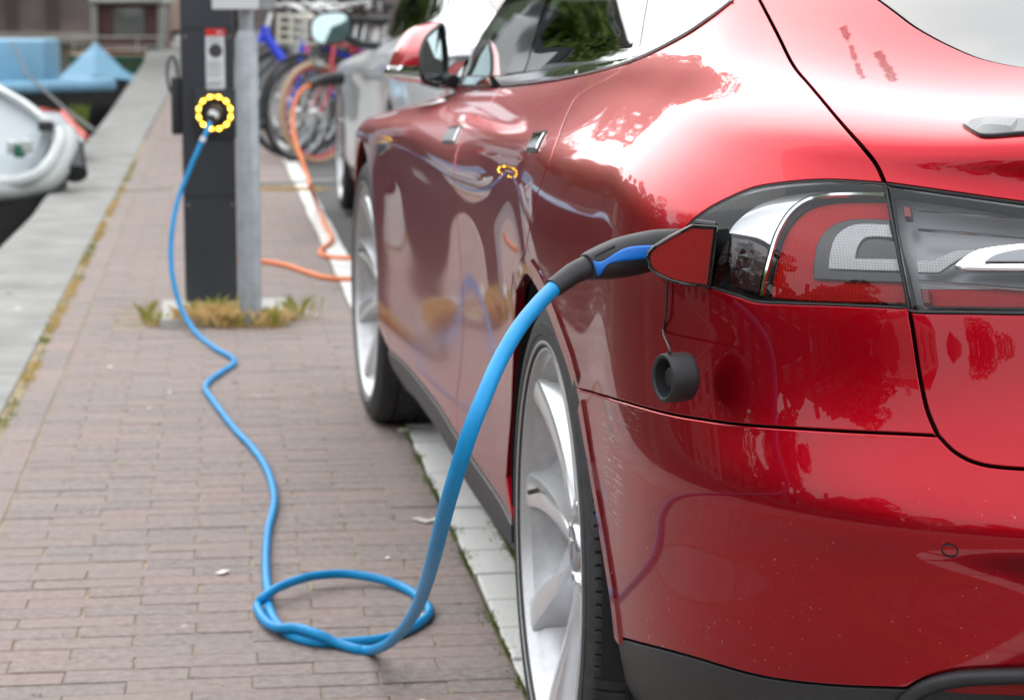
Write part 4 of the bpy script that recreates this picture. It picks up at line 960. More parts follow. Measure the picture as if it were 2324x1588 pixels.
# slanting drain strip
sd_=MB()
for xa,xb,w_,zz in ((-.86,-.46,.045,.004),(-.20,.60,.085,.012)):
    ya,yb=strip_line(xa),strip_line(xb); c=((xa+xb)/2,(ya+yb)/2,0); sd_.box((c[0],c[1],zz-.03),(math.hypot(xb-xa,yb-ya),w_,.06),rz=math.atan2(yb-ya,xb-xa),b=.004)
tag(sd_.build('drain_channel',M['coping']),kind='structure')
tag(slab('footing_slab',-.62,-.19,4.84,5.38,-.05,.030,mat('pale_footing_concrete',(.42,.41,.38),.85,var=.12,vs=20),kind=None),kind='structure')
# grass, moss
def blades(name,spots,m,n,h,w=.002,parent=None,lean=.7):
    V=[];F=[]
    for _ in range(n):
        sx,sy,rx,ry,z=random.choice(spots); x=random.gauss(sx,rx); y=random.gauss(sy,ry); a=random.uniform(0,6.28); hh=h*random.uniform(.2,1.2)**1.3; l=hh*lean*random.uniform(.2,1)
        b_=random.uniform(0,6.28); wx,wy=math.cos(b_)*w,math.sin(b_)*w; k=len(V)
        V+=[(x-wx,y-wy,z),(x+wx,y+wy,z),(x+math.cos(a)*l*.4,y+math.sin(a)*l*.4,z+hh*.7),(x+math.cos(a)*l,y+math.sin(a)*l,z+hh)]
        F+=[(k,k+1,k+2),(k+1,k+3,k+2)]
    o=mesh(name,V,F,m,parent,smooth=False); o['kind']='stuff'; return o
def along(x,y0,y1,step,rx,ry,skip=.0,z=-.008): return [(*Q(x+random.gauss(0,rx*.5),y)[:2],rx,ry,z) for y in np.arange(y0,y1,step) if random.random()>skip]
blades('moss',along(X_K+.000,-.6,3.4,.06,.009,.03,.62),M['moss'],4200,.012,.0018)
blades('moss',along(X_K+.104,-.6,2.8,.05,.012,.03,.3),M['moss'],7000,.014,.002)
blades('moss',[(*Q(random.uniform(X_G+.1,X_K),random.uniform(.2,6.5))[:2],.006,.004,-.008) for _ in range(110)],M['moss'],6500,.0095,.0014)
blades('grass',along(X_G-.005,2.2,14,.12,.009,.07,.35,-.01),M['lichen'],6000,.015,.0014)
blades('grass',along(X_G-.005,2.2,12,.30,.012,.06,.6,-.01),M['moss'],1200,.020,.0016)
blades('dry_grass',along(X_G-.005,3.6,11,.22,.010,.06,.45,-.01),M['drygrass'],3500,.022,.0016)
blades('moss',[(*Q(X_K+.05+random.uniform(-.035,.035),-1.0+.06+.1995*k-.0+.0)[:2],.012,.003,-.010) for k in range(2,26) for _ in range(4)],M['moss'],2600,.009,.0012)
gp=[(*gnd(x,y)[:2],rx,ry,0.) for x,y,rx,ry in ((500,722,.035,.03),(480,728,.03,.03),(440,728,.03,.03),(520,735,.03,.03),(400,740,.03,.02),(545,745,.02,.02),(460,715,.02,.02),(350,740,.02,.02),(330,728,.006,.03),(500,715,.03,.02),(620,745,.02,.012),(665,728,.03,.02))]
blades('dry_grass',[(*gnd(x,y)[:2],.02,.02,.0) for x,y in ((430,740),(450,735),(465,742),(480,735),(495,742),(510,735),(525,742),(538,738),(500,728),(470,726),(600,742),(620,740))],M['drygrass'],1500,.058,.0006,lean=1.3); blades('dry_grass',gp,M['drygrass'],700,.018,.0010,lean=1.8)
blades('grass',gp[:9],M['lichen'],260,.05,.0006,lean=.9); blades('grass',gp[:3]+gp[8:9]+gp[-3:]+[(*gnd(680,722)[:2],.03,.02,0.)]*2,M['lichen'],150,.075,.0006,lean=.9)
blades('grass',[(*gnd(x,432)[:2],.03,.03,0.) for x in range(600,740,10)],M['drygrass'],1500,.02,.002)
wd=[(*gnd(183,302)[:2],.02,.05,-.05),(*gnd(180,306)[:2],.02,.05,-.05)]
blades('wall_weed',wd,M['moss'],500,.26,.006,lean=.25)
# litter of petals and pale bits
lt=MB()
for x,y,s_ in ((955,1178,.014),(985,1178,.010),(965,1181,.012),(505,1297,.013),(880,1265,.005),(965,1395,.010),(385,890,.006),(340,925,.006),(915,975,.012),(1312,0,0),(955,1592,.009),(20,665,.012),(40,700,.012),(120,700,.008),(250,832,.006),(700,708,.01),(720,714,.01)):
    if s_: 
        p=gnd(x,y,.004); a=random.uniform(0,3); lt.box(p,(s_*2.2,s_*1.3,.002),rz=a,rx=random.uniform(-.3,.3),b=.0006)
tag(lt.build('fallen_petals',mat('pale_petal',(.72,.68,.60),.7)),kind='stuff')
# water
mw,t,b=nodes('canal_water'); S(b,Base_Color=(.035,.037,.028),Roughness=.05,Specular_IOR_Level=.6); bump(t,b,noise(t,1.6,5,.6,stretch=(1,.5,1)),.5,.12); M['water']=mw
tag(mesh('canal_water',[(-70,-80,-.95),(0,-80,-.95),(2,170,-.95),(-70,170,-.95)],[(0,1,2,3)],mw,smooth=False),kind='structure')
# ================================================================ charging post and pole
M['anthracite']=mat('anthracite_powder_coat',(.030,.034,.042),.42,bs=.08,bsc=600,var=.08,vs=5)
M['galv']=mat('galvanised_steel',(.36,.39,.41),.48,metal=.45,var=.22,vs=16,bs=.1,bsc=60)
M['white']=mat('white_plate',(.72,.73,.74),.4); M['labelred']=mat('red_print',(.62,.02,.02),.5); M['print']=mat('grey_print',(.35,.35,.36),.6); M['dk']=mat('dark_print',(.05,.05,.055),.5)
M['led']=mat('yellow_led',(1,.7,.1),.4,emit=(1,.62,.06),es=6.0)
M['ledglow']=mat('led_bloom_ring',(.55,.33,.03),.4,emit=(1,.5,.03),es=1.2)  # glowing ring added between the lights, imitates their bloom
YF=5.30; pa=at(421.5,700,1,YF); pb=at(541,700,1,YF); xa,xb=pa[0],pb[0]
post=empty('charging_post','dark grey charging post with a ring of yellow lights, behind the steel pole','charging post',((xa+xb)/2,YF+.07,0)); WS[post.name]=Matrix.Translation(-Vector(post.location))
MB().box(((xa+xb)/2,YF+.08,.73),(xb-xa,.16,1.42),b=.006).build('body',M['anthracite'],post)
MB().box(((xa+xb)/2,YF+.08,1.452),(xb-xa+.01,.17,.02),b=.004).build('top_cap',M['dk'],post)
W_=lambda x,y,o=0: at(x,y,1,YF-o)
def rect(mb,x0,y0,x1,y1,o,th=.002,b=0,m=0):
    p=W_((x0+x1)/2,(y0+y1)/2,o); s0=W_(x0,y0,o);s1=W_(x1,y1,o); mb.box((p[0],YF-o,p[2]),(abs(s1[0]-s0[0]),th,abs(s1[2]-s0[2])),b=b,m=m)
lb=MB(); rect(lb,466,66,511,204,.001); label=lb.build('label',M['white'],post,smooth=False)
lb=MB(); rect(lb,466,66,511,82,.0025); lb.build('label_header',M['labelred'],label,smooth=False)
lb=MB(); 
for x0,x1,yy in ((492,500,74),(502,505,74)): rect(lb,x0,yy-2,x1,yy+2,.0035)
lb.build('header_print',M['white'],label,smooth=False)
lb=MB(); c=W_(489,116,.0025); lb.lathe([(0,.0),(0,.0235)],28,axis='Y',c=(c[0],c[1],c[2])); lb.build('label_disc',M['dk'],label,smooth=False)
lb=MB()
for i,yy in enumerate([88,93,99,140,145,150,155,160,168,173,186,190,194]): rect(lb,471,yy-1,471+(34 if i%3 else 26),yy+.4,.0028,.001)
lb.build('fine_print',M['print'],label,smooth=False)['kind']='stuff'
MB().box((W_(489,258)[0],YF-.006,W_(489,258)[2]),(abs(W_(440,258)[0]-W_(538,258)[0]),.018,abs(W_(489,202)[2]-W_(489,314)[2])),b=.006).build('socket_panel',M['blackplastic'],post)
sc_=W_(487,256,.016); so=MB(); so.lathe([(.0,.078),(-.010,.076),(-.012,.070),(-.012,.062)],48,axis='Y',c=sc_); so.build('socket_ring',M['blackplastic'],post)
so=MB(); so.lathe([(-.0125,.060),(-.0135,.060),(-.0135,.052),(-.0125,.052)],48,axis='Y',c=sc_); so.build('led_bloom_ring',M['ledglow'],post)
so=MB(); so.lathe([(-.0125,.0495),(-.012,.046),(.02,.044),(.02,0)],40,axis='Y',c=sc_); so.build('socket',M['gap'],post)
for k in range(12):
    a=2*math.pi*(k+.5)/12; 
    if k==9-0 and False: continue
    p=(sc_[0]+.0565*math.sin(a),sc_[1]-.014,sc_[2]+.0565*math.cos(a))
    q=MB(); q.lathe([(0,.0062),(-.003,.005),(-.004,.0)],12,axis='Y',c=p); q.build('led',M['led'],post)
pl=MB(); pl.tube([W_(490,246,.0),W_(489,252,.03),W_(485,262,.055),W_(479,272,.065)],[.026,.026,.022,.017],16); pl.build('charger_plug',M['rubber'],cable)
pl=MB(); pl.tube([W_(486,258,.062),W_(482,266,.070)],[.019,.017],16); pl.build('plug_label',M['white'],cable)
pl=MB(); pl.tube([W_(479,272,.065),W_(474,284,.07),W_(471,292,.075)],[.013,.011,.0095],12); pl.build('plug_relief',M['rubber'],cable)
pl=MB(); pl.tube([dep(463,312,8.088),dep(458,322,8.085)],[.0098,.0098],14); pl.build('cable_tag',M['white'],cable)
for zz in (.40,.98): MB().box(((xa+xb)/2,YF-.0005,zz),(xb-xa-.012,.003,.003)).build('door_seam',M['gap'],post,smooth=False)
for zz in (.37,.95):
    for xx in (xa+.016,xb-.016): MB().lathe([(0,.0045),(-.002,.004),(-.0025,0)],10,axis='Y',c=(xx,YF-.0005,zz)).build('screw',M['chrome_sat'],post)
s2=MB(); p=at(412,240,1,YF+.06); s2.box((xa-.018,YF+.07,p[2]),(.036,.09,.20),b=.008); s2.build('side_holder',M['blackplastic'],post)
s2=MB(); pc=Vector((xa-.02,YF+.07,at(412,170,1,YF+.06)[2])); s2.tube([pc+Vector((-.01+.018*math.cos(t),.05*math.sin(t*1)*.4,.062*math.sin(t))) for t in np.linspace(0,6.28,24)[:-1]],.005,8,closed=True); s2.build('holder_ring',M['blackplastic'],post)
pg=gnd(569,741); pole=empty('steel_pole','grey galvanised steel pole in front of the dark charging post','pole',tuple(pg)); WS[pole.name]=Matrix.Translation(-Vector(pg))
zc=at(566,92,1,pg[1])[2]; zt=at(566,70,1,pg[1])[2]; dx=-.0045
MB().lathe([(-.02,.0375),(zc,.0372),(zt,.026)],40,axis='Z',c=(pg[0],pg[1],0)).build('lower_tube',M['galv'],pole)
MB().lathe([(zt-.002,.0245),(1.9,.0245),(1.9,0)],32,axis='Z',c=(pg[0],pg[1],0)).build('upper_tube',M['galv'],pole)
a0=at(481,22,1,pg[1]-.035); a1=at(588,22,1,pg[1]-.035); a2=at(626,22,1,pg[1]-.02)
sgn=empty('pole_sign','white box-shaped sign at the top of the steel pole, only its lower edge in view','sign',((a0[0]+a1[0])/2,pg[1]-.04,a0[2])); WS[sgn.name]=Matrix.Translation(-Vector(sgn.location))
MB().box(((a0[0]+a1[0])/2,pg[1]-.045,a0[2]+.15),(a1[0]-a0[0],.03,.30),b=.006).build('sign_plate',M['white'],sgn)
MB().box(((a1[0]+a2[0])/2,pg[1]-.03,a0[2]+.15),(a2[0]-a1[0]-.002,.04,.30),b=.006).build('sign_side',M['galv'],sgn)
# orange cable and the silver car
M['orange']=mat('orange_cable_sheath',(.80,.20,.05),.5)
ro=.010
op=[dep(716,190,11.5),dep(700,196,11.45),dep(682,208,11.4),dep(669,235,11.35),dep(664,270,11.3),dep(668,310,11.2),dep(680,350,11.1),dep(694,390,11.0),dep(708,435,10.9)]
og=[(722,470),(738,510),(752,533),(751,549),(737,560),(727,570),(735,580),(770,585),(800,586),(840,590)]
o2=[(596,594),(625,597),(660,605),(700,619),(740,630),(790,633),(840,628)]
oc_=empty('charging_cable','orange cable hanging from the silver car and zigzagging over the pale kerb','cable',gnd(735,570)); WS[oc_.name]=Matrix.Translation(-Vector(oc_.location))
MB().tube(catmull(op+[gnd(x,y,ro) for x,y in og]+[gnd(880,610,ro)]+[gnd(x,y,ro) for x,y in reversed(o2)]+[gnd(560,594,ro),gnd(520,585,ro+.02)],6),ro,10).build('sheath',M['orange'],oc_)
MB().tube(catmull([dep(775,178,11.62),dep(745,180,11.58),dep(718,187,11.52),dep(704,194,11.46)],4),[.020+.016*i/12 for i in range(13)][::-1],12).build('plug',M['rubber'],oc_)
scar=empty('parked_car','silver car ahead of the red car, orange cable plugged into its front wing','car',(CX+.40,7.8,0))
OFF=Vector((.40+.0,6.42,0)); WS[scar.name]=Matrix.Translation(-Vector(scar.location))
M['silverglass']=M['window']
swap={'red_metallic_paint':M['silver']}
for o in list(car.children):
    nm=o.name.split('.')[0]
    if o.type=='MESH' and nm in ('quarter_panel','rear_door','front_door','front_fender','bonnet','side_window','door_pillar','sill_trim','inner_shell','roof','windscreen','rear_bumper','bumper_trim','trunk_lid','hatch_panel','rear_window','wheel_liner','belt_trim','floor_pan','tail_lamp','chrome_strip'):
        c=o.copy(); C.objects.link(c); c.parent=scar; c.matrix_parent_inverse=WS[scar.name]; c.location=Vector(o.location)+OFF; c.scale=o.scale
        me=o.data
        if me.materials and me.materials[0].name.startswith('red'):
            c.material_slots[0].link='OBJECT'; c.material_slots[0].material=M['silver']
        if nm in ('tail_lamp',):
            for ch in o.children:
                d_=ch.copy(); C.objects.link(d_); d_.parent=c
        if nm=='belt_trim': c.material_slots[0].link='OBJECT'; c.material_slots[0].material=M['gloss_black']
for yy,a in ((0,0),(2.96,.4)):
    for xx,rz in ((0,0),(2*CX,math.pi)):
        k=copy_tree(wh,scar); k.matrix_parent_inverse=WS[scar.name]; k.location=Vector((xx,yy,.335))+OFF; k.rotation_euler=(a,0,rz)
sm=MB(); cpt=dep(752,62,11.05)
e=MB(); V=[];F=[];n=24
def ov(t): 
    x=math.cos(t); z=math.sin(t); return (math.copysign(abs(x)**.7,x)*.098*(1.0 if x<0 else .95), math.copysign(abs(z)**.8,z)*.078*(1 if z<0 else .95)+.012*x)
for j,(s_,yo) in enumerate(((.93,-.012),(1.0,-.02),(1.04,.02),(.95,.08),(.6,.12),(.1,.13))):
    for k in range(n): q=ov(2*math.pi*k/n); V.append(cpt+np.array([q[0]*s_,yo,q[1]*s_]))
F=[(j*n+k,j*n+(k+1)%n,(j+1)*n+(k+1)%n,(j+1)*n+k) for j in range(5) for k in range(n)]
smo=mesh('door_mirror',V,F,M['gasket'],scar)
mesh('mirror_glass',[cpt+np.array([0,-.008,0])]+[V[k]+np.array([0,.006+(V[k][2]-cpt[2])*.16,0]) for k in range(n)],[(0,(k+1)%n+1,k+1) for k in range(n)],M['mirrorglass'],smo,smooth=False)
MB().tube([cpt+np.array([.07,0,-.05]),cpt+np.array([.14,.02,-.08]),cpt+np.array([.24,.04,-.09])],.02,8).build('mirror_arm',M['gasket'],smo)
# ================================================================ bicycles
M['steel']=mat('bright_steel',(.6,.6,.6),.3,metal=1.0)
def bike_part(pts,r,name,m,root): return MB().tube(pts,r,8).build(name,m,root)
def make_bike(label,frame_m,tyre_m,rim_m,x,y,rz,lean=0,extras=(),steer=0,group='bicycles parked beyond the charging post'):
    b=empty('bicycle',label,'bicycle',(x,y,0),rz,group); b.rotation_euler=(0,lean,rz) if False else (lean,0,rz)
    R=.34
    for cx_,nm in ((0,'f'),(-1.08,'r')):
        w=bpy.data.objects.new('wheel',None); C.objects.link(w); w.parent=b; w.location=(cx_,0,R); w.rotation_euler=(0,0,steer if nm=='f' else 0)
        ring=[(R*.965*math.cos(t),0,R*.965*math.sin(t)) for t in np.linspace(0,2*math.pi,49)[:-1]]
        MB().tube(ring,.020,10,closed=True).build('tyre',tyre_m,w)
        ring=[(R*.895*math.cos(t),0,R*.895*math.sin(t)) for t in np.linspace(0,2*math.pi,49)[:-1]]
        MB().tube(ring,.0125,8,closed=True).build('rim',rim_m,w)
        sp=MB()
        for k in range(28):
            t=2*math.pi*k/28; s_=.022*(1 if k%2 else -1); sp.tube([(.02*math.cos(t+1.2),s_,.02*math.sin(t+1.2)),(R*.89*math.cos(t),0,R*.89*math.sin(t))],.0012,4,cap=False)
        sp.build('spokes',M['steel'],w)
        MB().tube([(0,-.04,0),(0,.04,0)],.025 if nm=='f' else .03,12).build('hub',M['steel'],w)
    hd=(-.22,0,.82); hd2=(-.17,0,.66); bb=(-.62,0,.30); st=(-.80,0,.80)
    for yy in (-.05,.05): bike_part([(0,yy,R),(-.10,yy,.50),(-.155,yy*.8,.66)],.010,'fork',frame_m,b)
    bike_part([hd2,hd,(-.245,0,.95)],.017,'head_tube',frame_m,b)
    bike_part([hd2,bb],.016,'down_tube',frame_m,b); bike_part([hd,(-.74,0,.66)],.014,'top_tube',frame_m,b); bike_part([bb,st],.015,'seat_tube',frame_m,b)
    for yy in (-.05,.05):
        bike_part([bb,(-1.08,yy,R)],.009,'chain_stay',frame_m,b); bike_part([(-.76,0,.70),(-1.08,yy,R)],.008,'seat_stay',frame_m,b)
    bike_part([(-.80,0,.80),(-.835,0,.93)],.013,'seat_post',M['steel'],b)
    MB().box((-.86,0,.955),(.26,.13,.05),b=.022).build('saddle',M['gasket'],b)
    bike_part([(-.38,-.30,1.05),(-.30,-.24,1.08),(-.245,-.10,1.06),(-.235,0,1.02),(-.245,.10,1.06),(-.30,.24,1.08),(-.38,.30,1.05)],.012,'handlebar',M['steel'],b)
    bike_part([(-.44,-.315,1.04),(-.32,-.26,1.075)],.017,'grip',M['gasket'],b); bike_part([(-.44,.315,1.04),(-.32,.26,1.075)],.017,'grip',M['gasket'],b)
    pts=[(.40*math.cos(t)-1.08,0,R+.40*math.sin(t)) for t in np.linspace(.2,2.9,16)]; bike_part(pts,.018,'mudguard',M['gasket'],b)
    if 'fguard' in extras: bike_part([(.385*math.cos(t),0,R+.385*math.sin(t)) for t in np.linspace(-.1,2.2,14)],.018,'mudguard',M['gasket'],b)
    MB().tube([(-.62,-.05,.30),(-.62,.07,.30)],.09,20).build('chain_case',M['gasket'],b)
    if 'lamp' in extras: MB().tube([(-.06,0,.66),(.02,0,.67)],[.045,.055],16).build('headlamp',M['steel'],b)
    if 'crate' in extras:
        q=MB(); 
        for zz in (.80,.86,.92,.98): 
            q.box((.02,0,zz),(.30,.40,.02)); 
        for xx in (-.13,.17):
            for yy in (-.2,-.07,.07,.2): q.box((xx,yy,.89),(.015,.03,.22))
        q.build('basket',M['creamw'],b)
    if 'rack' in extras:
        for yy in (-.07,.07): bike_part([(-.85,yy,.74),(-1.30,yy,.74),(-1.08,yy,R)],.007,'rack',M['steel'],b)
    return b
M['creamw']=mat('cream_wicker',(.62,.60,.52),.8); M['bred']=mat('crimson_enamel',(.45,.01,.03),.35,coat=.5); M['bblue']=mat('bright_blue_enamel',(.01,.04,.62),.35,coat=.4)
M['bblack']=mat('black_enamel',(.015,.015,.016),.3,coat=.4); M['tan']=mat('tan_tyre_wall',(.42,.29,.18),.7); M['greyrim']=mat('grey_rim',(.38,.40,.42),.4,metal=.5); M['pink']=mat('pink_enamel',(.6,.08,.25),.4); M['bgreen']=mat('dull_green_enamel',(.05,.09,.06),.4)
AZ=math.radians(222)
def bk(px,py,z_=0): p=gnd(px,py); return p[0],p[1]
x,y=bk(722,369); make_bike('red-forked bicycle with a tan tyre, right of the steel pole beside the silver car',M['bred'],M['tan'],M['bred'],x,y,AZ,.05,('lamp',))
x,y=bk(676,365); make_bike('black bicycle with a grey-rimmed front wheel, nearest the steel pole',M['bblack'],M['rubber'],M['greyrim'],x,y,AZ+.05,-.03,('fguard',))
sp_=[(650,352,M['bblue'],'bright blue bicycle half hidden behind the grey-rimmed wheel',('rack',)),(706,345,M['bblack'],'black bicycle with a cream slatted basket on its handlebar',('crate',)),
 (668,330,M['pink'],'pink bicycle deep in the row of parked bicycles',()),(738,326,M['bblack'],'black bicycle with a front mudguard behind the red one',('fguard',)),(700,312,M['bgreen'],'dull green bicycle in the back of the row with a headlamp',('lamp',)),(640,318,M['greyrim'],'grey framed bicycle at the left end of the back row',()),(765,305,M['bblack'],'black bicycle farthest back, behind the silver car mirror',('rack',)),(620,300,M['bblack'],'dark bicycle farthest back, just right of the steel pole',('fguard',))]
for px,py,fm,lb_,ex_ in sp_:
    x,y=bk(px,py); make_bike(lb_,fm,M['rubber'],random.choice([M['steel'],M['greyrim'],M['gasket']]),x,y,AZ+random.uniform(-.12,.12),random.uniform(-.06,.06),ex_)
# bright blue bent bar of unknown use among the first bikes
cs=empty('blue_bar','bright blue bent bar among the bicycles beside the pole','bicycle part',dep(625,80,15.6)); WS[cs.name]=Matrix.Translation(-Vector(cs.location))
MB().tube([dep(601,62,15.6),dep(604,82,15.6),dep(616,100,15.6),dep(642,136,15.6)],.030,10).build('bent_bar',M['bblue'],cs); MB().tube([dep(616,30,15.6),dep(607,60,15.6)],.018,8).build('clamp',M['steel'],cs); MB().tube([dep(588,98,15.6),dep(604,62,15.6)],.022,8).build('cross_bar',M['bblue'],cs)
# ================================================================ boats
WZ=-.95
M['tarp']=mat('light_blue_tarpaulin',(.21,.42,.58),.55,var=.15,vs=2,bs=.3,bsc=4); M['hullblack']=mat('black_tarred_hull',(.018,.017,.018),.5,var=.3,vs=4); M['hullgreen']=mat('green_hull_paint',(.02,.13,.08),.4)
M['gelcoat']=mat('white_gelcoat',(.44,.47,.46),.35,coat=.4,var=.05); M['fender']=mat('black_fender_rubber',(.02,.02,.022),.5); M['rope']=mat('grey_rope',(.12,.12,.12),.8); M['redwhite']=mat('red_trim_paint',(.62,.09,.07),.5); M['wood']=mat('varnished_wood',(.22,.11,.05),.5,var=.3,vs=6); M['cabin']=mat('maroon_cabin_wood',(.16,.085,.085),.6,var=.2,vs=3); M['cabwin']=mat('hazy_cabin_window',(.22,.25,.25),.15)
M['deckgrey']=mat('pale_grey_boat_cover',(.34,.38,.40),.6,bs=.15,bsc=12)
def hull(mb,L_,B_,zd,sheer=.15,z0=WZ-.1,m=0,full=.55,rows=5,deck=True,md=1):
    """boat along +X (bow at +L/2), centred; returns rail points"""
    n=18; V=[]; rail=[]
    for i in range(n+1):
        u=i/n; x=-L_/2+L_*u; wb=B_/2*(1-max(0,(u-full)/(1-full))**2.2)*(0.82+.18*min(1,u*4)); zt=zd+sheer*max(0,u-.4)**2/.36
        for k in range(rows+1):
            v=k/rows; V.append((x-(.12*L_*.12)*(1-v)*(u>.9),wb*(.62+.38*v**.6),z0+(zt-z0)*v))
        rail.append((x,wb,zt))
    nv=len(V); V2=[(a,-b_,c) for a,b_,c in V]; r=rows+1
    F=[(i*r+k,(i+1)*r+k,(i+1)*r+k+1,i*r+k+1) for i in range(n) for k in range(rows)]
    F2=[tuple(reversed([q+nv for q in f])) for f in F]
    tr_=[(k,k+1,nv+k+1,nv+k) for k in range(rows)]
    mb.add(V+V2,F+F2+tr_,m)
    if deck: mb.add(V+V2,[(i*r+rows,(i+1)*r+rows,nv+(i+1)*r+rows,nv+i*r+rows) for i in range(n)],md)
    return rail
def place(o,x,y,rz): o.location=(x,y,0); o.rotation_euler=(0,0,rz)
# near white boat
pA=dep(120,330,14.5)
bA=empty('motorboat','white motorboat with a grey cover moored nearest, against the quay','boat',(pA[0],pA[1],WZ)); WS[bA.name]=Matrix.Translation(-Vector(bA.location))
def D_(l): return [dep(*p) for p in l]
cov=D_([(-60,168,15.2),(0,205,14.6),(60,238,14.3),(105,276,14.0),(118,296,13.95),(112,330,13.9),(95,368,13.8),(60,392,13.7),(10,400,13.7),(-60,400,13.8)])
low_=[p+np.array([0,0,-.10]) for p in cov]; n=len(cov)
mesh('boat_cover',[*cov,*low_],[tuple(range(n)),tuple(reversed(range(n,2*n)))]+[(i,n+i,n+(i+1)%n,(i+1)%n) for i in range(n)],M['deckgrey'],bA,smooth=False)
MB().tube(catmull(D_([(-60,165,15.2),(0,205,14.5),(55,236,14.2),(100,272,13.95),(122,290,13.9)]),4),.028,8).build('rail',M['gelcoat'],bA)
MB().tube(catmull(D_([(130,300,13.9),(134,325,13.8),(120,362,13.7),(88,395,13.6),(45,412,13.55),(0,418,13.5),(-60,420,13.5)]),5),[.040]*31,14).build('bumper_tube',M['gelcoat'],bA)
MB().tube(catmull(D_([(150,300,13.95),(158,330,13.85),(146,370,13.75),(110,412,13.65),(50,430,13.6),(0,436,13.5),(-60,440,13.5)]),5),.055,12).build('rub_strake',mat('grey_hull_side',(.40,.42,.40),.5),bA)
hb=MB(); hb.add(D_([(150,310,14.0),(110,412,13.65),(0,440,13.5),(-60,440,13.5)])+[p*np.array([1,1,0])+np.array([0,0,WZ-.1]) for p in D_([(150,310,14.0),(110,412,13.65),(0,440,13.5),(-60,440,13.5)])],[(0,1,5,4),(1,2,6,5),(2,3,7,6)]); hb.build('hull',M['hullblack'],bA)
MB().box(dep(104,286,13.85),(.09,.09,.06),b=.02).build('cleat',M['fender'],bA)
for k,(x,y) in enumerate(((30,355),(45,362),(62,352))): MB().box(dep(x,y,13.7)+np.array([0,0,.05]),(.07,.07,.08),b=.02).build('deck_fitting',(M['gelcoat'],M['hullgreen'],M['gelcoat'])[k],bA)
fd=MB(); fd.tube([dep(165,330,13.9),dep(172,395,13.75)],[.06,.07],12); fo=fd.build('rubber_fender',M['fender'])
tag(fo,'black rubber fender hanging between the white motorboat and the quay','boat fender')
# red edged bow beside it
pB=dep(150,290,17.0); bB=empty('dinghy','small pale dinghy with a red edge, squeezed between the white motorboat and the quay','boat',(pB[0],pB[1],WZ)); WS[bB.name]=Matrix.Translation(-Vector(bB.location))
pl_=D_([(88,252,17.4),(140,256,17.6),(192,312,16.6),(186,330,16.4),(150,300,16.4),(110,290,16.6)]); n=6
mesh('bow_deck',[*pl_,*[p+np.array([0,0,-.30]) for p in pl_]],[tuple(range(n))]+[(i,n+i,n+(i+1)%n,(i+1)%n) for i in range(n)],M['deckgrey'],bB,smooth=False)
MB().tube(D_([(88,252,17.4),(140,256,17.6),(168,286,17.1),(194,312,16.6)]),.025,8).build('red_edge',M['redwhite'],bB)
MB().box((pB[0],pB[1],-.85),(.5,.8,.5)).build('hull',M['fender'],bB)
# black barge with blue cover
def boat_local(name,label,x,y,rz): return empty(name,label,'boat',(x,y,0),rz)
pC=dep(243,205,26.0); bC=boat_local('barge','black-hulled barge with a light blue tarpaulin over its deck and hatch',pC[0]-3.45*math.cos(.10),pC[1]+3.45*math.sin(.10),-.10)
h_=MB(); rl=hull(h_,7.0,2.3,.20,.02,m=0,md=1,full=.72); h_.build('hull',[M['hullblack'],M['tarp']],bC)
q=MB(); q.tube([(a,b_,c) for a,b_,c in rl]+[(a,-b_,c) for a,b_,c in reversed(rl)],.07,10); q.build('tarp_roll',M['tarp'],bC)
q=MB(); q.add([(-2.6,1.0,.22),(3.0,.40,.24),(3.0,-.40,.24),(-2.6,-1.0,.22),(-2.2,.05,.50),(2.4,.03,.40)],[(0,1,5,4),(3,4,5,2),(0,4,3),(1,2,5)]); q.build('tarpaulin',M['tarp'],bC,smooth=False)
q=MB(); q.box((2.2,0,.48),(1.35,1.2,.46),b=.05); q.build('hatch_cover',M['tarp'],bC)
for k in range(7):
    i=4+2*k; a,b_,c=rl[min(i,17)]; MB().box((a,-b_-.03,c-.02),(.06,.05,.07),b=.015).build('tarp_toggle',M['gelcoat'],bC)
MB().tube([dep(28,95,24),dep(60,170,22),dep(150,250,18),dep(215,297,15.5)],.012,6).build('mooring_rope',M['rope'])
tag(bpy.data.objects['mooring_rope'],'dark mooring rope running down across the barge hull to the quay','rope')
# tented boat
pD=gnd(232,200,WZ); bD=boat_local('tented_boat','small boat under a peaked light blue tarpaulin tent close to the quay',dep(222,150,38)[0],dep(222,150,38)[1]+1.8,math.radians(89))
h_=MB(); hull(h_,4.4,1.3,-.12,.06,md=1); h_.build('hull',[M['hullblack'],M['tarp']],bD)
q=MB(); q.add([(-2.2,.62,-.10),(-2.2,-.62,-.10),(1.9,.40,-.08),(1.9,-.40,-.08),(-1.7,0,.50),(1.0,0,.20),(-2.3,0,-.02)],[(0,6,4),(6,1,4),(1,3,5,4),(0,4,5,2),(2,5,3)]); q.build('tarpaulin_tent',M['tarp'],bD,smooth=False)
MB().box((-1.9,-.35,-.25),(.3,.3,.12),b=.03).build('outboard_cover',M['redwhite'],bD)
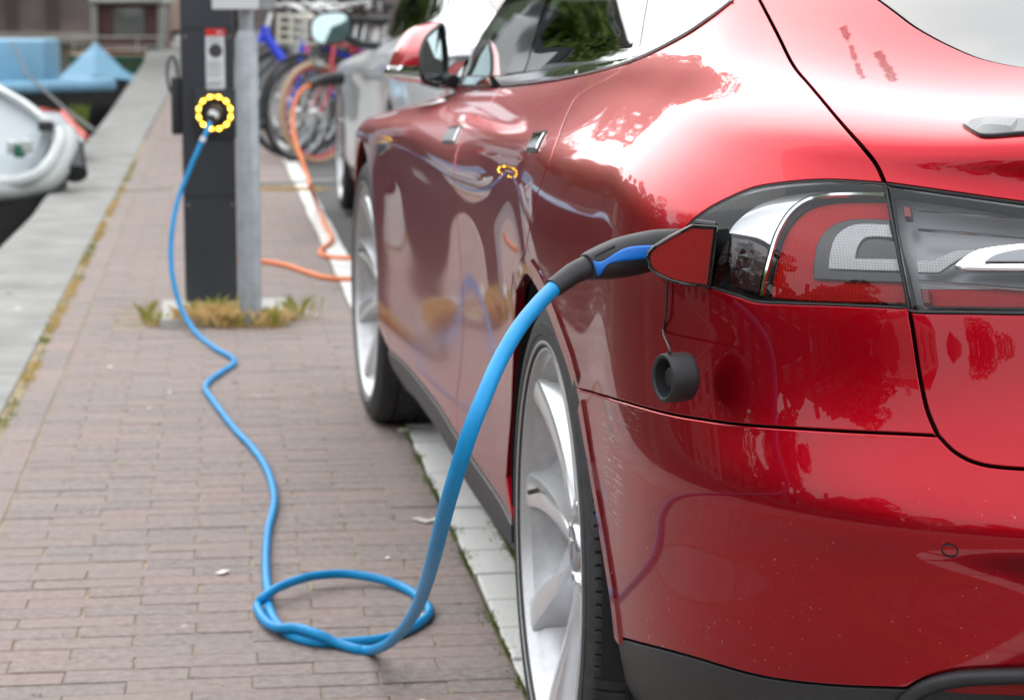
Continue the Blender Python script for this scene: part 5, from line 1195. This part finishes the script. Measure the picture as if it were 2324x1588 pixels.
# cabin cruiser
pE=dep(300,100,60); bE=boat_local('cabin_cruiser','green-hulled cabin boat with a white frame and maroon cabin, farthest of the moored boats',pE[0],pE[1],math.radians(84)); bE.location.z=.14
h_=MB(); rl=hull(h_,7.5,2.6,-.22,.1,md=1); h_.build('hull',[M['hullgreen'],M['wood']],bE)
s=1.0
MB().box((.6,0,.45),(2.6,1.6,1.1),b=.05).build('cabin',M['cabin'],bE)
MB().box((-.72,-.02,.55),(.03,.75,.7),b=.01).build('cabin_window',M['cabwin'],bE)
MB().box((.5,0,1.06),(3.2,1.85,.10),b=.04).build('roof',M['gelcoat'],bE)
for yy in (-.82,.82): MB().box((-.8,yy,.40),(.10,.16,1.3),b=.02).build('cabin_post',M['gelcoat'],bE)
for yy in (-1.0,-.5,.5,1.0): MB().tube([(-3.2,yy,-.2),(-3.2,yy,.22)],.025,6).build('stanchion',M['gelcoat'],bE)
MB().tube([(-3.2,-1.1,.20),(-3.2,1.1,.20)],.022,6).build('stern_rail',M['gelcoat'],bE); MB().tube([(-3.2,-1.1,0),(-3.2,1.1,0)],.018,6).build('stern_rail',M['gelcoat'],bE)
for sgn_ in (-1,1): MB().tube([(a,b_*sgn_,c+.02) for a,b_,c in rl],.05,6).build('rubbing_strake',M['wood'],bE)
MB().box((-3.5,-.5,-.42),(.5,.7,.12),b=.03).build('orange_raft',mat('orange_raft_fabric',(.8,.22,.07),.6),bE)
# ================================================================ far wall and surroundings
def wallmat(name,c1,c2,mo,w_=.22,h_=.07,ax='xz'):
    m,t,b=nodes(name); S(b,Roughness=.85); g=geo_pos(t); sp=t.nodes.new('ShaderNodeSeparateXYZ'); t.links.new(g,sp.inputs[0]); cb=t.nodes.new('ShaderNodeCombineXYZ')
    ad=t.nodes.new('ShaderNodeMath'); ad.operation='ADD'; t.links.new(sp.outputs[0],ad.inputs[0]); t.links.new(sp.outputs[1],ad.inputs[1]); t.links.new(ad.outputs[0],cb.inputs[0]); t.links.new(sp.outputs[2],cb.inputs[1])
    bt=t.nodes.new('ShaderNodeTexBrick'); bt.inputs['Scale'].default_value=1; bt.inputs['Brick Width'].default_value=w_; bt.inputs['Row Height'].default_value=h_; bt.inputs['Mortar Size'].default_value=.008
    for k,v in (('Color1',c1),('Color2',c2),('Mortar',mo)): bt.inputs[k].default_value=(*v,1)
    t.links.new(cb.outputs[0],bt.inputs['Vector']); n=noise(t,.35,5,.6); c=mixc(t,ramp(t,n,[(.35,0),(.65,.6)]),bt.outputs[0],tuple(x*.45 for x in c1)); t.links.new(c,b.inputs['Base Color']); return m
M['oldwall']=wallmat('old_dark_brick_wall',(.20,.15,.14),(.14,.11,.105),(.12,.11,.10),.6,.3)
YW=112
fw_=tag(empty('canal_wall','long dark brick canal wall with a green waterline at the far end of the water','wall',(-20,YW,WZ)))
WS[fw_.name]=Matrix.Translation(-Vector(fw_.location))
MB().box((-22,YW+2,2.4),(70,4,6.9)).build('masonry',M['oldwall'],fw_,smooth=False)
MB().box((-22,YW-.25,-.35),(70,.5,.5)).build('ledge',mat('pale_stone_ledge',(.30,.26,.22),.8,var=.2,vs=.5),fw_,smooth=False)
MB().box((-22,YW-.2,-.75),(70,.44,.36)).build('waterline',mat('algae_waterline',(.07,.07,.03),.8,var=.4,vs=.6),fw_,smooth=False)
for x in (-7.5,-5.6,-9.4): MB().box((x,YW-.1,1.2),(.5,.2,4)).build('buttress',mat('dark_stain',(.07,.05,.05),.9),fw_,smooth=False)
fc=dep(408,45,75); fcar=empty('delivery_van','cream van standing far away on the quay, just left of the charging post','van',(fc[0]-.35,fc[1],0)); WS[fcar.name]=Matrix.Translation(-Vector(fcar.location))
zb=0; b_=MB(); b_.box((fc[0]+.45,fc[1],.95),(1.6,3.2,1.3),b=.15); b_.build('body',mat('cream_van_paint',(.62,.46,.36),.4,coat=.5),fcar)
b_=MB(); b_.box((fc[0]+.45,fc[1],.28),(1.5,3.0,.2),b=.05); b_.build('skirt',M['gap'],fcar)
for sx in (-.25,1.15):
    for sy in (-1,1): MB().lathe([(-.08,0),(-.08,.3),(.08,.3),(.08,0)],20,c=(fc[0]+sx,fc[1]+sy,.3)).build('wheel',M['rubber'],fcar)
# ---- trees: trunk, limbs, clouds of leaves
def leaf_crown(seed,R=3.2,H=4.2,n=9000,lump=30,size=.17):
    r=np.random.default_rng(seed); cs=[]
    for _ in range(lump):
        v=r.normal(size=3); v/=np.linalg.norm(v); cs.append((v*np.array([R,R,H])*r.uniform(.25,.95),r.uniform(.5,1.25)))
    V=np.zeros((n*4,3)); k=r.integers(0,lump,n); c=np.array([cs[i][0] for i in k]); s=np.array([cs[i][1] for i in k])
    d=r.normal(size=(n,3)); d/=np.linalg.norm(d,axis=1,keepdims=True); p=c+d*(s*r.uniform(.45,1.05,n)**.5)[:,None]*np.array([1.15,1.15,.85])
    a=r.normal(size=(n,3)); a/=np.linalg.norm(a,axis=1,keepdims=True); b_=np.cross(a,r.normal(size=(n,3))); b_/=np.linalg.norm(b_,axis=1,keepdims=True); sz=(size*r.uniform(.5,1.3,n))[:,None]
    V[0::4]=p-a*sz; V[1::4]=p+b_*sz*.5; V[2::4]=p+a*sz; V[3::4]=p-b_*sz*.5
    me=bpy.data.meshes.new('crown'); me.vertices.add(n*4); me.vertices.foreach_set('co',V.ravel()); me.loops.add(n*4); me.loops.foreach_set('vertex_index',np.arange(n*4,dtype=np.int32)); me.polygons.add(n); me.polygons.foreach_set('loop_start',np.arange(0,n*4,4,dtype=np.int32)); me.polygons.foreach_set('loop_total',np.full(n,4,dtype=np.int32)); me.update(); me.validate()
    me.materials.append(M['leaf']); return me,cs
m,t,b=nodes('elm_leaf'); S(b,Roughness=.55,Specular_IOR_Level=.4); g=t.nodes.new('ShaderNodeNewGeometry'); t.links.new(ramp(t,g.outputs['Random Per Island'],[(0,(.06,.11,.014)),(.5,(.10,.17,.024)),(1,(.16,.24,.04))]),b.inputs['Base Color']); M['leaf']=m
M['bark']=mat('grey_bark',(.10,.085,.07),.9,var=.4,vs=6,bs=.6,bsc=18)
CR=[leaf_crown(s_) for s_ in (1,2,3)]
def tree(x,y,h,s_,label,k=0,z0=-.02,group='elm trees along the canal'):
    t_=empty('elm_tree',label,'tree',(x,y,z0),random.uniform(0,6),group)
    cr=bpy.data.objects.new('crown',CR[k%3][0]); C.objects.link(cr); cr.parent=t_; cr.location=(0,0,h); cr.scale=(s_,s_,s_)
    q=MB(); q.tube([(0,0,-.3),(.05,.03,h*.3),(0,.1,h*.62),(.1,0,h)],[.26*s_,.20*s_,.15*s_,.07*s_],10)
    for c_,r_ in CR[k%3][1][:9]:
        q.tube([(0,.06,h*.55),(c_[0]*s_*.5,c_[1]*s_*.5,h*.7+c_[2]*.2*s_),(c_[0]*s_*.9,c_[1]*s_*.9,h+c_[2]*.9*s_)],[.08*s_,.05*s_,.02*s_],6)
    q.build('trunk',M['bark'],t_); return t_
# ---- canal houses
M['glassdark']=mat('dark_window_pane',(.05,.06,.07),.08); M['frame']=mat('white_window_frame',(.72,.72,.70),.5); M['tiles']=mat('red_roof_tiles',(.26,.07,.045),.8,var=.3,vs=1); M['slate']=mat('grey_green_slate',(.06,.085,.08),.7,var=.3,vs=1)
HM=[wallmat('brown_house_brick',(.20,.10,.07),(.16,.08,.06),(.25,.23,.2)),wallmat('red_house_brick',(.30,.09,.06),(.24,.08,.05),(.3,.27,.24)),mat('pale_plaster',(.55,.52,.46),.8,var=.08,vs=.6),wallmat('dark_house_brick',(.10,.07,.06),(.08,.06,.05),(.2,.19,.17))]
_wf=MB(); _wf.box((0,0,0),(1.1,.10,1.7)); _pn=MB()
def win_mesh():
    f=MB(); 
    for z in (-.85,0,.85): f.box((0,-.03,z),(1.1,.10,.07))
    for x in (-.52,0,.52): f.box((x,-.032,0),(.07,.10,1.7))
    f.box((0,.01,0),(1.04,.02,1.64),m=1); f.box((0,-.07,-.93),(1.25,.18,.08)); return f
wm=win_mesh(); wme=bpy.data.meshes.new('window'); wme.from_pydata([tuple(v) for v in wm.v],[],wm.f); wme.materials.append(M['frame']); wme.materials.append(M['glassdark']); wme.polygons.foreach_set('material_index',wm.m)
def house(x,y,rz,w_,fl,gable,wm_,rm_,label,group='tall canal houses across the water',dp=9):
    h=empty('canal_house',label,'house',(x,y,-.02),rz,group); H=3.1*fl
    q=MB(); q.box((0,dp/2,H/2),(w_,dp,H)); 
    if gable=='step':
        n=4
        for i in range(n): q.box((0,.18,H+.45+i*.9),(w_*(1-(i+1)/(n+1.2)),.36,.9))
    elif gable=='bell': q.prism([(0,0)],0,0) if False else q.add([(-w_/2,0,H),(-w_*.3,0,H+1.2),(-w_*.2,0,H+2.6),(0,0,H+3.3),(w_*.2,0,H+2.6),(w_*.3,0,H+1.2),(w_/2,0,H),(-w_/2,.35,H),(-w_*.3,.35,H+1.2),(-w_*.2,.35,H+2.6),(0,.35,H+3.3),(w_*.2,.35,H+2.6),(w_*.3,.35,H+1.2),(w_/2,.35,H)],[tuple(range(7)),tuple(reversed(range(7,14)))]+[(i,i+7,i+8,i+1) for i in range(6)])
    q.build('wall',wm_,h,smooth=False)
    q=MB(); q.add([(-w_/2-.1,.2,H),(w_/2+.1,.2,H),(w_/2+.1,dp,H),(-w_/2-.1,dp,H),(0,.2,H+3.0),(0,dp,H+3.0)],[(0,1,4),(2,3,5),(0,4,5,3),(1,2,5,4)]); rf=q.build('roof',rm_,h,smooth=False)
    q=MB(); q.box((w_*.3,dp*.4,H+2.4),(.7,.7,2.2)); q.build('chimney',wm_,rf,smooth=False)
    nx=3 if w_>6.2 else 2
    for f in range(fl):
        for i in range(nx):
            o=bpy.data.objects.new('window',wme); C.objects.link(o); o.parent=h; o.location=((i-(nx-1)/2)*w_/nx*.92,-.02,1.7+f*3.1)
    return h
gl_=['step','bell','tri']; cols=[('brown brick',0),('red brick',1),('cream plastered',2),('dark brick',3)]
def row(n,x0,y0,dx,dy,rz,side,seed,fls=(3,4,5)):
    r=random.Random(seed); 
    x,y=x0,y0
    for i in range(n):
        w_=r.uniform(5.4,7.6); g=r.choice(gl_); c=r.choice(cols if seed!=9 else [cols[0],cols[1],cols[3]]); fl=r.choice(fls); L_=math.hypot(dx,dy)
        x+=dx/L_*w_/2; y+=dy/L_*w_/2
        house(x,y,rz,w_,fl,g,HM[c[1]],r.choice([M['tiles'],M['slate']]),'%s canal house, %s gable, %d storeys, %s in row %s'%(c[0],{'step':'stepped','bell':'bell','tri':'plain'}[g],fl,['first','second','third','fourth','fifth','sixth','seventh','eighth','ninth','tenth','eleventh','twelfth'][i],side),side)
        x+=dx/L_*w_/2; y+=dy/L_*w_/2
row(12,-33,-38,.0,1,math.pi/2,'across the canal',5,(2,3,4))
row(9,-42,122,1,0,0,'beyond the far wall',9,(5,6))
row(8,-33,44,.0,1,math.pi/2,'farther along it',6,(4,5))
row(5,-33,-38,1,-.0,math.pi,'behind the camera',13,(3,4))
row(4,3,-38,1,-.0,math.pi,'on the square',14,(3,4,5))
row(6,14,60,0,-1,-math.pi/2,'on the street side',21,(4,5))
# church spire behind the photographer
ch=empty('church_tower','slim brick church tower with a pointed grey spire behind the photographer','tower',(9,-60,0))
q=MB(); q.box((0,0,8),(4.5,4.5,16)); q.build('wall',HM[1],ch,smooth=False); q=MB(); q.lathe([(16,3.0),(17.5,2.2),(19,1.2),(20,1.5),(21,.9),(27,.05)],8,axis='Z'); q.build('spire',M['slate'],ch,smooth=False)
tag(mesh('street_ground',[(9,-80,-.03),(60,-80,-.03),(60,140,-.03),(9,140,-.03)],[(0,1,2,3)],M['asphalt'],smooth=False),kind='structure')
tag(mesh('far_bank',[(-70,-80,-.05),(-24,-80,-.05),(-24,170,-.05),(-70,170,-.05),(-24,-80,-2),(-24,170,-2)],[(0,1,2,3),(1,4,5,2)],M['coping'],smooth=False),kind='structure')
tag(mesh('square',[(-70,-80,-.045),(12,-80,-.045),(12,-36,-.045),(-70,-36,-.045)],[(0,1,2,3)],M['farpave'],smooth=False),kind='structure')
tag(mesh('far_street',[(-60,114,-.05),(60,114,-.05),(60,200,-.05),(-60,200,-.05)],[(0,1,2,3)],M['coping'],smooth=False),kind='structure')
tl_=[(-26,30,11,1.7),(-26,46,11.5,1.85),(-26.5,63,12,1.9),(-26,14,10,1.6),(-26,-2,10,1.55),(-26,80,12,1.9),(-26,98,12,2.0),(-26,-17,9,1.5),(7.5,26,6.5,1.1),(7.5,44,6.5,1.15),(7.5,12,6.5,1.0),(7.2,-22,6.5,1.1),(-8,-33,6.5,1.1),(1.5,-34,6,1.0),(-19,-32,7,1.2),(-13,118,13,2.0),(-24,118,13,2.0),(-2.5,117,11,1.8),(-7.5,117.5,12,1.9),(-18.5,118,10,1.5),(-10.5,116.5,13,1.9),(-15.5,117,12,1.6)]
wh_=['first','second','third','fourth','fifth','sixth','seventh','eighth','ninth','tenth','eleventh','twelfth','thirteenth','fourteenth','fifteenth','sixteenth','seventeenth','eighteenth','nineteenth','twentieth','twenty-first','twenty-second']
for i,(x,y,h,s_) in enumerate(tl_): tree(x,y,h,s_,'leafy green elm with a rounded crown, %s of the trees %s'%(wh_[i],'on the far bank' if x<-24.5 else 'around the quay'),i)
# a tree on the quay a little ahead: its crown is what the car's flank mirrors
tree(-27,54,14,2.1,'tallest elm on the far bank, with a broad crown',1)
for i,(x,y,h,s_) in enumerate(((.7,46,10,1.65),(1.0,63,11,1.7),(2.3,24,6.6,1.0),(2.6,37,7.5,1.25),(2.8,52,8,1.3),(3.0,70,8,1.35))): tree(x,y,h,s_,'leafy elm on the quay beyond the bicycles, %s from the silver car'%wh_[i],i+1,group='elm trees on the quay')
